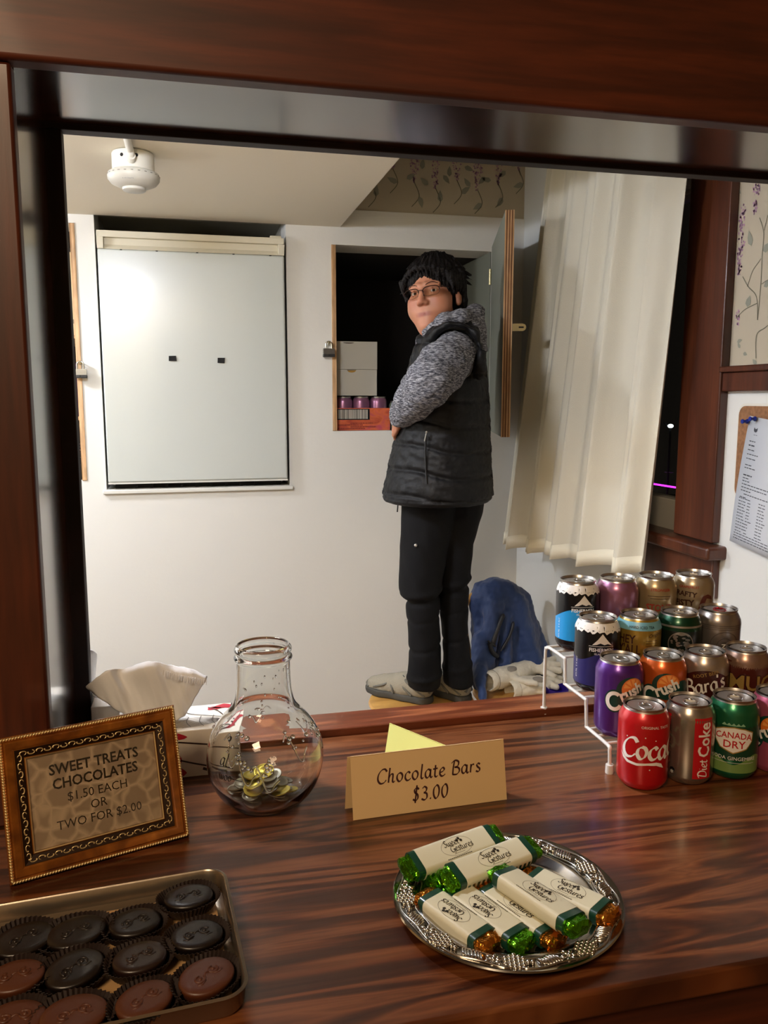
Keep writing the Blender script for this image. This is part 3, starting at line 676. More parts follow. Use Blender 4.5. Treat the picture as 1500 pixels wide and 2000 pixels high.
# dark red cases in the right part of the cupboard
dr = thing('drink_case', 'dark red drinks case in the shaded right end of the cupboard', 'case', (1.05, YB+.35, cb_z))
obj('case_box', MB().box(.93, 1.15, YB+.22, YB+.46, cb_z+.001, cb_z+.15), wood('dark_red_print', [(.4, '#3a0d0e'), (.7, '#561a18')], (4, 4, 6), 5, .4, rough=.5, fine=.2), dr, world=True, bevel=.002)
obj('case_stripe', MB().box(.93, 1.15, YB+.2195, YB+.22, cb_z+.06, cb_z+.07), mat('case_stripe_grey', '#6a605c', .6), dr, world=True)
# left cupboard contents (a sliver right of the stop)
xa = Py(152, 700, YB+.12)[0]
lb_ = thing('snack_carton', 'purple carton behind the padlock left of the fridge', 'carton', (xa-.1, YB+.2, 1.5))
obj('shelf_board', MB().box(x_l0, x_l1-.018, YB+.02, YB+.48, 1.655, 1.667), M_ply, lb_, world=True) if False else None
struct('trim_16', MB().box(x_l0+.02, x_l1-.019, YB+.01, YB+.48, 1.455, 1.467), M_ply)
struct('trim_17', MB().box(x_l0+.02, x_l1-.019, YB+.01, YB+.48, 1.745, 1.757), M_ply)
lb_.location = (xa-.1, YB+.2, 1.468)
xr_ = x_l1-.022
obj('carton_box', MB().box(xr_-.22, xr_-.002, YB+.03, YB+.22, 1.469, 1.66), mat('purple_card', '#5a2a78', .5), lb_, world=True, bevel=.001)
obj('price_slip', MB().box(xr_-.05, xr_-.004, YB+.0292, YB+.03, 1.472, 1.51), mat('label_white', '#c9c4b8'), lb_, world=True)
dk = thing('dark_carton', 'dark maroon carton low in the cupboard left of the fridge', 'carton', (xa-.1, YB+.15, z_l0+.001))
obj('carton_box', MB().box(xr_-.22, xr_-.002, YB+.03, YB+.22, z_l0+.001, 1.44), mat('maroon_card', '#2d0d0c', .5), dk, world=True, bevel=.001)
tm = MB()
V, Fq, w = typeset('o  hhhinhe i', .022, .01); flatprint(tm, V, Fq, lambda u, v: (xr_-.010+v*.6, YB+.0295, 1.395-u))
obj('lettering', tm, mat('label_white', '#c9c4b8'), dk, world=True)
rl = thing('paper_sleeve', 'cream paper sleeve high in the cupboard left of the fridge', 'paper', (xa-.05, YB+.1, 1.758))
obj('sleeve_body', MB().box(xr_-.20, xr_-.002, YB+.05, YB+.2, 1.758, 2.05), mat('cream_paper', '#d8cba6', .7), rl, world=True, bevel=.002)
obj('sleeve_band', MB().box(xr_-.03, xr_-.0015, YB+.049, YB+.05, 1.80, 1.815), mat('sleeve_band_grey', '#7a705c', .6), rl, world=True)

# ------------------------------------------------------------------ smoke detector on the kitchen ceiling
dc = Pz(264, 330, ZC); dc[1] = 2.32; dc[0] = -.128
D = thing('smoke_detector', 'white round smoke detector on a junction box under the ceiling', 'smoke detector', (dc[0], dc[1], ZC))
jb = MB().lathe([(.0001, -.002), (.052, -.002), (.054, -.006), (.054, -.046), (.052, -.048)], 40)
j_ = obj('junction_box', jb, M_white, D, smooth=40)
for a in (-2.05, -1.35, -1.62):
    obj('knockout', MB().tube([(.0538*cos(a), .0538*sin(a), -.018), (.0546*cos(a), .0546*sin(a), -.018)], .0045, 10), M_black if a != -1.62 else M_white, j_)
bd = MB().lathe([(.052, -.048), (.064, -.052), (.067, -.060), (.066, -.068), (.058, -.078), (.040, -.086), (.030, -.088)], 48)
b_ = obj('detector_body', bd, mat('detector_plastic', '#bdbbb2', .4), D, smooth=40)
sm_ = MB().lathe([(.030, -.087), (.030, -.094), (.027, -.096), (.0001, -.096)], 36); obj('sensor_cap', sm_, mat('detector_plastic', '#bdbbb2', .4), D, smooth=40)
gl = MB()
for k in range(24): a = 2*pi*k/24; gl.obox((.0655*cos(a), .0655*sin(a), -.058), (.003, .006, .0015), rotz(a))
obj('vent_slots', gl, mat('vent_shadow', '#6a6860', .7), D)
tm = MB(); V, Fq, w = typeset('FIREX', .012, .03, .2)
def dmap(u, v):
    a = -1.75+(u-w/2)/.062; r = .0592+v*.25; return (r*cos(a), r*sin(a), -.0775+v*.75)
flatprint(tm, V, Fq, dmap, n=.004); flatprint(tm, [(.036, .004), (.052, .005), (.052, .0062), (.036, .0055)], [(0, 1, 2, 3)], dmap); obj('lettering', tm, mat('grey_print', '#9a9a94', .5), D)
cd = thing('conduit', 'white pipe along the ceiling to the smoke detector', 'pipe', (dc[0], dc[1]-.06, ZC))
cp = [(dc[0]-.003, 1.33, ZC-.0105), (dc[0]-.003, dc[1]-.10, ZC-.0105), (dc[0]-.002, dc[1]-.075, ZC-.014), (dc[0]-.001, dc[1]-.058, ZC-.026)]
obj('pipe_run', MB().tube(smoothpts(cp, 5), .0095, 14), M_white, cd, world=True, smooth=60)
obj('pipe_elbow', MB().tube([(dc[0]-.001, dc[1]-.064, ZC-.024), (dc[0]-.001, dc[1]-.053, ZC-.030)], .0118, 14), M_white, cd, world=True, smooth=50)
obj('pipe_clip', MB().box(dc[0]-.022, dc[0]+.016, 1.70, 1.712, ZC-.021, ZC-.0005), M_white, cd, world=True, bevel=.002)

# ------------------------------------------------------------------ curtain
M_cur = mat('cream_curtain_cloth', '#d2cdbc', .9, spec=.1, bump=.12, bscale=350, Transmission_Weight=.0, Sheen_Weight=.2)
cu = thing('curtain', 'cream gathered curtain hanging over the window', 'curtain', (1.2, 2.35, 1.0))
def curtain(n=320, m=40):
    V = []
    for j in range(m+1):
        t = j/m                                                 # 0 top, 1 hem
        for i in range(n+1):
            s = i/n
            far = np.array([1.225-.085*t, 2.66+.155*t]); nr = np.array([1.222-.004*t, 1.835+.150*t])
            base = far*(1-s)+nr*s
            amp = .020+.020*t; ph = 2*pi*(s*5.6+.25*sin(5.*s)); bulge = .65+.35*sin(9.*s+1.)
            w = sin(ph+.5*sin(ph))*amp*bulge+.25*amp*sin(2.3*ph+2*t)
            sd = cos(ph)*amp*.45*bulge
            x = base[0]-.012+w*.95; y = base[1]+sd
            zh = .985+.055*s+.006*sin(ph)
            z = 2.42*(1-t)+zh*t
            V.append((x, y, z))
    Fq = [(j*(n+1)+i, j*(n+1)+i+1, (j+1)*(n+1)+i+1, (j+1)*(n+1)+i) for j in range(m) for i in range(n)]
    return V, Fq
V, Fq = curtain(); o = obj('curtain_cloth', MB().add(V, Fq), M_cur, cu, world=True, smooth=180)
s_ = o.modifiers.new('thickness', 'SOLIDIFY'); s_.thickness = .0016
n, m = 320, 40
Vh = []; rows = 2
hm = MB(); top = V[(m-1)*(n+1)-(n+1)*1:(m)*(n+1)-(n+1)*1]
def hemrow(k): return [np.array(V[k*(n+1)+i]) for i in range(n+1)]
r1, r2 = hemrow(m-1), hemrow(m); rr = [a*.0+b+(a-b)/np.linalg.norm(a-b)*.048 for a, b in zip(r1, r2)]
VV = [q+np.array([-.0022, -.0006, 0]) for q in rr]+[q+np.array([-.0022, -.0006, -.001]) for q in r2]
hm.add(VV, [(i, i+1, n+1+i+1, n+1+i) for i in range(n)])
hh = obj('hem', hm, mat('curtain_hem_cloth', '#e0dac6', .9, spec=.1, bump=.1, bscale=350), cu, world=True, smooth=180); s_ = hh.modifiers.new('thickness', 'SOLIDIFY'); s_.thickness = .001
rod = thing('curtain_rod', 'curtain rod above the window carrying the cream curtain', 'rod', (1.225, 2.3, 2.44))
obj('rod_bar', MB().tube([(1.225, 1.74, 2.435), (1.225, 2.95, 2.435)], .010, 12), M_white, rod, world=True, smooth=60)
for y in (1.75, 2.94): obj('bracket', MB().box(1.215, XR, y-.008, y+.008, 2.42, 2.45), M_white, rod, world=True, bevel=.002)

# ------------------------------------------------------------------ cork board and notice on the right wall
def rr_poly(u0, u1, v0, v1, r, n=6):
    P = []
    for cx, cy, a in ((u1-r, v1-r, 0), (u0+r, v1-r, pi/2), (u0+r, v0+r, pi), (u1-r, v0+r, 1.5*pi)):
        P += [(cx+r*cos(a+k*pi/2/n), cy+r*sin(a+k*pi/2/n)) for k in range(n+1)]
    return P
cbt = thing('cork_board', 'rounded brown cork board in a thin white frame', 'board', (XR, 1.5, 1.3))
U0, U1 = -1.722, -1.32; V1_, V0_ = rp(1455, 796)[1]+.004, rp(1447, 962)[1]-.01
obj('frame_panel', MB().prism(rr_poly(U0-.006, U1, V0_-.006, V1_+.006, .024), (XR-.0005, 0, 0), (0, -1, 0), (0, 0, 1), (-1, 0, 0), .008), M_white, cbt, world=True)
obj('cork_panel', MB().prism(rr_poly(U0, U1-.01, V0_, V1_, .022), (XR-.009, 0, 0), (0, -1, 0), (0, 0, 1), (-1, 0, 0), .002), mat('cork', '#8a6242', .9, var=.25, vscale=120, bump=.2, bscale=200), cbt, world=True)
nt2 = thing('paper_notice', 'white typed schedule sheet pinned on the cork board', 'notice', (XR-.02, 1.62, 1.2))
a = np.array(rp(1475, 812)); b = np.array(rp(1440, 1055)); up = a-b; hgt = np.linalg.norm(up); eu = np.array([up[1], -up[0]])/hgt; ev = up/hgt
W_ = hgt*.77
nm = lambda off=0: (lambda u, v: (XR-.014-off-.004*sin(pi*v/hgt)-.008*(1-v/hgt), -(b[0]+eu[0]*u+ev[0]*v), b[1]+eu[1]*u+ev[1]*v))
sh = MB(); ns = 12; VV = [(W_*i, hgt*j/ns) for j in range(ns+1) for i in (0, 1)]
flatprint(sh, VV, [(2*j, 2*j+1, 2*j+3, 2*j+2) for j in range(ns)], nm()); po = obj('sheet', sh, mat('notice_paper', '#c8ccd2', .7), nt2, world=True, smooth=180); po.modifiers.new('t', 'SOLIDIFY').thickness = .0003
ink = MB(); rnd = random.Random(4)
def words(u, v, w, h_=.0022):
    x = u
    while x < u+w:
        l = rnd.uniform(.004, .012); flatprint(ink, [(x, v), (x+l, v), (x+l, v+h_), (x, v+h_)], [(0, 1, 2, 3)], nm(.0007)); x += l+.002
y = hgt-.045
flatprint(ink, [(.030+.006*cos(t), hgt-.030+.005*sin(t)) for t in np.linspace(pi, 2*pi, 9)]+[(.036, hgt-.024), (.030, hgt-.028), (.024, hgt-.024)], [tuple(range(12))], nm(.0007))
words(.026, hgt-.042, .014, .001)
for i, (w, g) in enumerate([(.02, .006), (.022, .012), (.014, .012), (.04, .012), (.022, .012), (0, .006), (.016, .012), (.03, .008), (0, .012), (.03, .009), (.014, .008), (.02, .008), (.10, .009), (.09, .009), (.03, .009), (.08, .009), (.02, .01), (0, .004)]):
    y -= g*.86
    if w: words(.016+(.012 if i in (15,) else 0), y-.008, w, .0020 if i not in (1, 9) else .003)
for i in range(12):
    y -= .0074; words(.014, y, .024, .0018); words(.046, y, .010, .0018); words(.085, y, .02, .0018)
for i in range(3): y -= .0064; words(.012, y, .15, .0018)
obj('typed_lines', ink, mat('notice_ink', '#3c3f46', .7), po, world=True)['kind'] = 'stuff'
M_pin = mat('blue_pin', '#1c2f8a', .3)
for i, (px, py, ph) in enumerate(((1462, 823, .4), (1477, 818, .2))):
    q = Px(px, py, XR-.016)
    pn = thing('push_pin', ('dark blue push pin stuck in bare cork left of the sheet', 'dark blue push pin through the corner of the notice')[i], 'push pin', (XR-.012, q[1], q[2]))
    pm = MB().tube([(0, 0, 0), (-.008, 0, 0)], .0012, 6); obj('pin_point', pm, M_alu, pn)
    pm = MB().tube([(-.007, 0, 0), (-.009, 0, 0), (-.011, 0, 0), (-.018, 0, 0), (-.020, 0, 0), (-.022, 0, 0)], [.006, .0058, .0035, .0035, .0056, .005], 12); obj('pin_head', pm, M_pin, pn, smooth=50)
lb2 = thing('brown_clipboard', 'edge of brown board hanging below the notice sheet', 'board', (XR, 1.55, 1.18))
obj('board_panel', MB().box(XR-.012, XR-.0005, 1.34, Px(1472, 1066, XR)[1], 1.184, 1.30), mat('brown_hardboard', '#6f523c', .7), lb2, world=True, bevel=.002)
obj('clip', MB().box(XR-.015, XR-.011, 1.46, 1.52, 1.27, 1.30), M_alu, lb2, world=True, bevel=.002)
# ------------------------------------------------------------------ cans on the tiered wire rack
CT = 1.0
def face(x, y, off=0): return -atan2(x, y)+radians(off)
M_w = mat('print_white', '#e4e0d8', .35); M_k = mat('print_black', '#0c0c0e', .35); M_redp = mat('print_red', '#b3141c', .35); M_silv = mat('print_silver', '#a9a6a0', .3, metal=.8)
M_gold = mat('print_gold', '#b0904e', .35, metal=.4)
fx = [.5955, .6665, .7375, .8085]; fyy = .953
rows = [(fyy, 1.0), (1.030, 1.042), (1.105, 1.0835), (1.180, 1.125)]
def pos(r, c, dx=0): return (fx[c]+(0, .004, .007, .010)[r]*(1 if r else 0)+dx, rows[r][0], rows[r][1]+.0008)
# front row
p = pos(0, 0); t = build_can('soda_can', 'red cola can with white script, frontmost at the left end of the front row', p, face(p[0], p[1], 22), '#b80f16', .25, .3)
wrap(t, 'script_lettering', [txt('Coca', .034, -.0085, .048, script=True, w=.16), txt("Cola", .034, .055, .050, script=True, w=.16)], M_w)
wrap(t, 'swoosh', [poly([(-.044, .052), (-.041, .044), (-.034, .039), (-.02, .0375), (-.006, .0395), (.006, .039), (.018, .034), (.014, .041), (.006, .0435), (-.006, .0425), (-.02, .041), (-.032, .0425), (-.039, .047)])], M_w)
wrap(t, 'small_lettering', [txt('ORIGINAL TASTE', .0052, .004, .0905)]+[disc(u, z, .0009, n=8) for u, z in ((-.035, .076), (-.010, .078), (-.038, .056), (.004, .074), (-.003, .033))], M_w)
p = pos(0, 1); t = build_can('soda_can', 'silver and red diet cola can, second in the front row', p, face(p[0], p[1], 2), '#a59a8c', .85, .25)
wrap(t, 'red_panel', [rect(.0065, .034, .012, .0985), rect(-.050, -.027, .083, .0985), rect(-.075, -.038, .012, .0985)], M_redp, off=.0002)
wrap(t, 'lettering', [txt('Diet', .0160, .0270, .0140, rot=pi/2, center=False, script=True, w=.13), txt('Coke', .0245, .0295, .0430, rot=pi/2, center=False, bold=.02, sx=.92)], M_w, off=.0005)
wrap(t, 'side_script', [txt('Cola', .027, -.026, .026, rot=pi/2, center=False, script=True, w=.10)], mat('brown_print', '#7a4a3c', .4), off=.0005)
wrap(t, 'recycling_mark', [disc(-.021, .020, .0038, n=16)], M_k, off=.0004); wrap(t, 'small_star', [txt('*', .012, -.021, .0115)], M_w, off=.0006)
p = pos(0, 2); t = build_can('soda_can', 'green ginger ale can with pale shield, third in the front row', p, face(p[0], p[1], 4), '#1f6b46', .6, .28)
wrap(t, 'dark_panel', [band(.030, lambda u: .079+.003*sin(u*900))], mat('deep_green_print', '#0f3a26', .35), off=.0002)
wrap(t, 'pale_band', [band(.0012+.011, lambda u: .024+.007*(1-cos(u*95)))], mat('lime_print', '#6c8a4a', .35), off=.0003)
wrap(t, 'shield_rim', [poly([(-.027, .072), (-.014, .077), (0, .079), (.014, .077), (.027, .072), (.026, .058), (.018, .047), (0, .040), (-.018, .047), (-.026, .058)])], M_gold, off=.0004)
wrap(t, 'shield', [poly([(-.0255, .0708), (-.014, .0755), (0, .0775), (.014, .0755), (.0255, .0708), (.0245, .0585), (.017, .0483), (0, .0418), (-.017, .0483), (-.0245, .0585)])], M_w, off=.0006)
wrap(t, 'red_lettering', [txt('CANADA', .0125, 0, .0600, bold=.012, arch=.003, sx=.92), txt('DRY', .0150, .001, .0488, bold=.012)], M_redp, off=.0009)
wrap(t, 'white_lettering', [txt('SODA GINGEMBRE', .0072, .002, .031), txt('GINGER ALE', .0072, .085, .031), (band(.0255, .0262, lambda u: 0) if False else rect(-.03, .03, .0268, .0272))], M_w, off=.0009)
wrap(t, 'mountain_mark', [poly([(-.016+.003*i, .0815+.003*(i % 2)) for i in range(11)]+[(.014, .0805), (-.016, .0805)])], mat('pale_green_print', '#7fae8c', .4), off=.0007)
p = pos(0, 3); t = build_can('soda_can', 'pink orange-logo can at the right end of the front row', p, face(p[0], p[1], 5), '#b85a74', .5)
def crush(t, face_col, cu0=0.0, up=0.):
    wrap(t, 'logo_backing', [disc(cu0+.000, .066+up, .020, .020), disc(cu0-.022, .050+up, .0145, .017), disc(cu0+.026, .060+up, .017, .014)], mat('logo_dark_green', '#15382f', .35), off=.0002)
    wrap(t, 'orange_slice', [disc(cu0+.004, .068+up, .0165, .0165, a0=.1, a1=pi+.35)], mat('slice_orange', '#d9742a', .35), off=.0005)
    sp = []
    for k in range(5): a = .35+k*.62; sp.append(poly([(cu0+.004+.003*cos(a-.1), .069+up+.003*sin(a-.1)), (cu0+.004+.0142*cos(a-.22), .069+up+.0142*sin(a-.22)), (cu0+.004+.0142*cos(a+.22), .069+up+.0142*sin(a+.22))]))
    wrap(t, 'slice_segments', sp, mat('slice_pale', '#e8994a', .35), off=.0007)
    wrap(t, 'lettering', [ring(cu0-.022, .050+up, .0125, .0055, .0145, a0=.9, a1=2*pi-.5), txt('rush', .024, cu0-.012, .050+up, rot=.42, center=False, bold=.035, sx=.85)], M_w, off=.0009)
crush(t, None, -.010)
# second row
p = pos(1, 0); t = build_can('soda_can', 'purple grape soda can, left end of the second row', p, face(p[0], p[1], 38), '#54267c', .5); crush(t, None, -.006, .008)
p = pos(1, 1); t = build_can('soda_can', 'orange soda can beside the purple one', p, face(p[0], p[1], 10), '#c4581f', .5); crush(t, None, 0, .008)
p = pos(1, 2); t = build_can('soda_can', 'silver and brown root beer can, third in the second row', p, face(p[0], p[1], 8), '#a89a8c', .75)
wrap(t, 'brown_panel', [band(.012, lambda u: .092-.010*min(1, (u/.03)**2))], mat('root_beer_brown', '#3b130d', .35), off=.0002)
wrap(t, 'gold_lettering', [txt('ROOT BEER', .0072, -.001, .0835, rot=.30)], M_gold, off=.0006)
wrap(t, 'script_lettering', [txt("Barq's", .0260, .001, .0600, rot=.30, script=True, w=.14)], M_w, off=.0007)
p = pos(1, 3, 0); t = build_can('soda_can', 'brown and beige root beer can, right end of the second row', p, face(p[0], p[1], 10), '#8f7160', .6)
wrap(t, 'brown_panel', [band(.012, lambda u: .087+.005*cos(u*60), -.026, .05, 40), rect(-.045, -.026, .012, .0975)], mat('mug_brown', '#4c1a10', .35), off=.0002)
wrap(t, 'lettering_edge', [txt('MUG', .033, .005, .0555, bold=.045)], mat('mug_shadow', '#2a0c08', .4), off=.0004)
wrap(t, 'lettering', [txt('MUG', .031, .005, .0565, bold=.02)], M_gold, off=.0007)
wrap(t, 'small_lettering', [txt('ROOT BEER', .008, .005, .0440)], M_gold, off=.0007)
# third row
def beer(t, c1, under, lightning=False):
    wrap(t, 'white_crest', [band(lambda u: .0955+.0018*sin(u*620)+.0012*sin(u*1500+1), .1088)], M_w, off=.0003)
    wrap(t, 'colour_panel', [band(.018 if not lightning else .012, lambda u: .060+.010*sin(u*55+(2.2 if not lightning else .6)))], mat(c1[0], c1[1], .35), off=.0002)
    wrap(t, 'mountain_mark', [poly([(-.014, .0765), (-.006, .085), (-.002, .0905), (.001, .0945), (.005, .089), (.009, .084), (.016, .0765), (.009, .079), (.004, .0775), (-.002, .080), (-.007, .0775)]), rect(-.019, .019, .0745, .0751)], M_w, off=.0006)
    wrap(t, 'lettering', [txt('FISHERMEN', .0078, 0, .0665, bold=.02, sx=.95), txt('ISLAND ALE', .004, 0, .0615)], M_w, off=.0006)
    sm = [txt('473 ML  5 % ALC', .0046, -.040, .020, rot=pi/2, center=False)]
    wrap(t, 'side_lettering', sm, M_w, off=.0006)
    if lightning: wrap(t, 'lightning_mark', [poly([(.004, .050), (.001, .042), (.004, .040), (-.002, .030), (.001, .028), (-.001, .018), (.003, .029), (.001, .031), (.006, .041), (.003, .043), (.006, .050)])], mat('pale_blue_print', '#9aa4d8', .4), off=.0006)
p = pos(2, 0); t = build_can('beer_can', 'black and dark purple beer can with white crest, left end of the third row', p, face(p[0], p[1], 12), '#0b0b10', .3); beer(t, ('navy_print', '#26245e'), None, True)
p = pos(2, 1); t = build_can('beer_can', 'yellow can with light blue shoulder in the third row', p, face(p[0], p[1], 6), '#a88a3c', .6)
wrap(t, 'blue_shoulder', [band(.094, .1065)], mat('pale_blue_shoulder', '#6fa6b4', .35), off=.0003)
wrap(t, 'lettering', [txt('HEY', .0185, -.021, .0735, bold=.02, sx=.8), txt('Y\'ALL', .0205, -.017, .0570, bold=.02, sx=.7)], mat('print_dark_brown', '#3a1c12', .4), off=.0006)
wrap(t, 'shoulder_lettering', [txt('HARD ICED TEA', .0055, .002, .0975, bold=.01)], M_k, off=.0008)
wrap(t, 'dark_mark', [poly([(.006, .044), (.010, .057), (.024, .060), (.034, .054), (.036, .044)])], M_k, off=.0005)
wrap(t, 'pale_mark', [poly([(.016, .046), (.019, .056), (.031, .054), (.033, .046)])], mat('print_grey_blue', '#8d93a8', .4), off=.0008)
wrap(t, 'fine_lines', [rect(.008, .028, .078-.004*i, .0786-.004*i) for i in range(6)]+[txt('Original', .008, .012, .083, rot=.15, center=False, shear=.3)], mat('print_dark_brown', '#3a1c12', .4), off=.0006)
p = pos(2, 2); t = build_can('beer_can', 'dark green can with silver emblem in the third row', p, face(p[0], p[1], 4), '#0f3d28', .6)
wrap(t, 'pale_ring', [band(.0935, .0965)], M_silv, off=.0003)
wrap(t, 'black_panel', [band(.012, .088)], mat('black_green_print', '#07160f', .3), off=.0002)
g = []; rnd = random.Random(6)
for i in range(26): a = rnd.uniform(0, 6.28); r_ = .015*sqrt(rnd.random()); g.append(disc(r_*cos(a)+.002, .068+r_*sin(a)*.95, rnd.uniform(.0015, .0035), rnd.uniform(.001, .003), 8))
wrap(t, 'emblem', [ring(.002, .068, .0195, .0016), poly([(-.010, .0795), (-.004, .083), (.002, .0815), (.009, .083), (.014, .0795), (.011, .0855), (-.007, .0855)])]+g, M_silv, off=.0006)
p = pos(2, 3, 0); t = build_can('beer_can', 'silver can with red pull tab and round crest, right end of the third row', p, face(p[0], p[1], 14), '#98908a', .8, tab=True)
wrap(t, 'crest', [ring(.004, .060, .023, .0012), ring(.004, .060, .013, .0012), disc(.004, .060, .007, n=20)], mat('crest_dark_silver', '#6a625c', .4, metal=.6), off=.0005)
wrap(t, 'crest_lettering', [txt('ZS', .010, .004, .0565, bold=.02)], M_w, off=.0008)
wrap(t, 'shoulder_lines', [band(.0915, .0925), band(.0885, .0892), band(.0855, .0862)], mat('crest_dark_silver', '#6a625c'), off=.0004)
wrap(t, 'red_marks', [rect(-.03, .03, .030, .034), rect(-.042, -.030, .045, .052)], mat('dull_red_print', '#8a2a28', .4), off=.0005)
# back row
p = pos(3, 0); t = build_can('beer_can', 'black and bright blue beer can with white crest, left end of the back row', p, face(p[0], p[1], 16), '#0b0b10', .3); beer(t, ('bright_blue_print', '#1f8fd0'), None)
p = pos(3, 1); t = build_can('beer_can', 'plain dull pink can in the back row', p, face(p[0], p[1], 0), '#9c6a86', .6)
wrap(t, 'lettering', [txt('Rosé', .016, 0, .040, script=False, shear=.3)], mat('rose_dark_print', '#7c4a66', .4), off=.0005)
p = pos(3, 2); t = build_can('beer_can', 'beige can with red lettering, third in the back row', p, face(p[0], p[1], 14), '#a2906c', .55)
wrap(t, 'red_lettering', [txt('STRONGER', .0062, 0, .0930, bold=.02), txt('STONE', .016, -.002, .0600, bold=.02, sx=.8), txt('MILL', .013, 0, .045, bold=.02)], mat('brick_red_print', '#9a2f20', .4), off=.0005)
wrap(t, 'fine_lines', [rect(-.02, .018, .084, .0848), rect(-.016, .014, .080, .0808)], mat('print_dark_brown', '#3a1c12'), off=.0005)
p = pos(3, 3); t = build_can('beer_can', 'beige can with dark word and bent arm drawing, right end of the back row', p, face(p[0], p[1], -4), '#a5957a', .55)
wrap(t, 'dark_lettering', [txt('CRAFTY', .0115, -.012, .0800, bold=.03, rot=-.06), txt('FISTY', .0135, -.010, .0640, bold=.035, rot=.06)], mat('print_dark_brown', '#3a1c12'), off=.0005)
wrap(t, 'arm_mark', [poly([(.012, .060), (.015, .072), (.019, .081), (.028, .084), (.036, .080), (.038, .074), (.032, .076), (.026, .077), (.023, .070), (.022, .060)])], mat('arm_print', '#5a2a1e', .4), off=.0006)
wrap(t, 'top_lettering', [txt('GRAPEFRUIT', .0058, -.004, .0935, bold=.01)], mat('brick_red_print', '#9a2f20'), off=.0005)

# rack
M_rack = mat('white_coated_wire', '#d6d3cc', .35, coat=.3)
rk = thing('can_rack', 'white wire tiered can rack with rubber feet', 'rack', (.72, 1.1, CT))
wr_ = .0028
for sx, nm_ in ((.566, 'side_frame'), (.856, 'side_frame')):
    P = [(sx, 1.211, CT+.008), (sx, 1.211, CT+.108), (sx+.001, 1.206, CT+.117), (sx+.002, 1.196, CT+.120), (sx+.002, 1.146, CT+.120), (sx+.002, 1.142, CT+.117), (sx+.002, 1.139, CT+.082), (sx+.002, 1.136, CT+.079), (sx+.002, 1.072, CT+.079), (sx+.002, 1.068, CT+.076), (sx+.002, 1.064, CT+.041), (sx+.002, 1.060, CT+.038), (sx+.001, .997, CT+.038), (sx, .990, CT+.034), (sx, .988, CT+.008)]
    fm_ = obj('side_frame', MB().tube(smoothpts(P, 3), wr_, 8), M_rack, rk, world=True, smooth=60)
    for y in (1.211, .988): obj('foot_cap', MB().lathe([(.0001, 0), (.0058, .0), (.0062, .002), (.0058, .013), (.0001, .0135)], 14, (sx, y, CT)), M_rack, fm_, world=True, smooth=40)
    obj('second_leg', MB().tube([(sx+.004, .990, CT+.036), (sx+.006, .994, CT+.005)], wr_, 8), M_rack, fm_, world=True) if False else None
for tz, ys in ((.120, (1.150, 1.180, 1.206)), (.079, (1.078, 1.105, 1.132)), (.038, (1.003, 1.030, 1.056))):
    for y in ys: obj('cross_wire', MB().tube([(.566, y, CT+tz), (.858, y, CT+tz)], .0022, 8), M_rack, rk, world=True, smooth=60)

# ------------------------------------------------------------------ glass jar with coins
jp = Pz(520, 1562, CT); jx, jy = jp[0], jp[1]
J = thing('glass_jar', 'round-bellied clear glass jar with wide neck holding coins', 'jar', (jx, jy, CT))
out = [(.0001, .004), (.030, .003), (.038, .0005), (.043, .001), (.052, .006), (.064, .020), (.0725, .038), (.0765, .058), (.0755, .078), (.069, .098), (.058, .115), (.047, .127), (.0405, .136), (.0370, .148), (.0352, .165), (.0345, .188), (.0345, .194), (.0372, .196), (.0378, .199), (.0355, .2025), (.0350, .205), (.0370, .207), (.0368, .211), (.0345, .2145), (.0330, .215)]
inn = [(.0315, .2135), (.0318, .206), (.0312, .190), (.0318, .165), (.0338, .147), (.0375, .133), (.0445, .122), (.0555, .111), (.066, .096), (.0725, .077), (.0735, .058), (.0695, .039), (.0605, .023), (.049, .0105), (.036, .0075), (.0001, .0085)]
def spl(P, n=3): return [(max(q[0], .0001), q[1]) for q in smoothpts(P, n)]
M_glass = glass('jar_glass', (.99, 1., .985), 1.42)
jm = MB().lathe(spl(out)+spl(inn), 72); jo = obj('jar_body', jm, M_glass, J, smooth=180)
om = MB(); rnd = random.Random(11)
def jr(z):
    for (r0, z0), (r1, z1) in zip(out[5:], out[6:]):
        if z0 <= z <= z1: return r0+(r1-r0)*(z-z0)/(z1-z0)
    return .07
for az, z0, seedk in ((-2.3, .105, 1), (-1.05, .105, 2), (-1.65, .075, 3), (-.3, .1, 4), (.6, .1, 5), (1.6, .1, 6), (2.6, .1, 7), (-2.0, .085, 8)):
    for k in range(9):
        a = az+rnd.gauss(0, .10); z = z0+rnd.gauss(0, .009); r = jr(z); om.ball((r*cos(a), r*sin(a), z), rnd.uniform(.0018, .0034), (1, 1, 1), 8, 6)
    P = [((jr(z)+.0003)*cos(a), (jr(z)+.0003)*sin(a), z) for a, z in [(az-.25+.08*i, z0+.012*sin(i*1.3)-.004*i) for i in range(7)]]
    om.tube(smoothpts(P, 4), .0011, 6)
for k in range(26):
    a = rnd.uniform(-2.9, -.3); z = rnd.uniform(.145, .190); r = jr(z); om.ball((r*cos(a), r*sin(a), z), rnd.uniform(.0006, .0013), (1, 1, 1.8), 6, 4)
obj('embossed_fruit', om, M_glass, J, smooth=180)['kind'] = 'stuff'
sv = MB(); V, Fq, w = pen('al', .018, w=.11); sg = lambda u, v: ((jr(.078+v)+.0006)*sin((u-.069)/.075), -(jr(.078+v)+.0006)*cos((u-.069)/.075), .078+v)
flatprint(sv, V, Fq, sg, n=.004); V, Fq, w = pen('woo', .013, w=.11); flatprint(sv, [(x, y-.018) for x, y in V], Fq, sg, n=.004); flatprint(sv, [(.014, -.013), (.034, -.015), (.034, -.016), (.014, -.0142)], [(0, 1, 2, 3)], sg)
obj('handwriting', sv, mat('marker_ink', '#16120e', .5), J)['label'] = 'black handwriting on the glass'
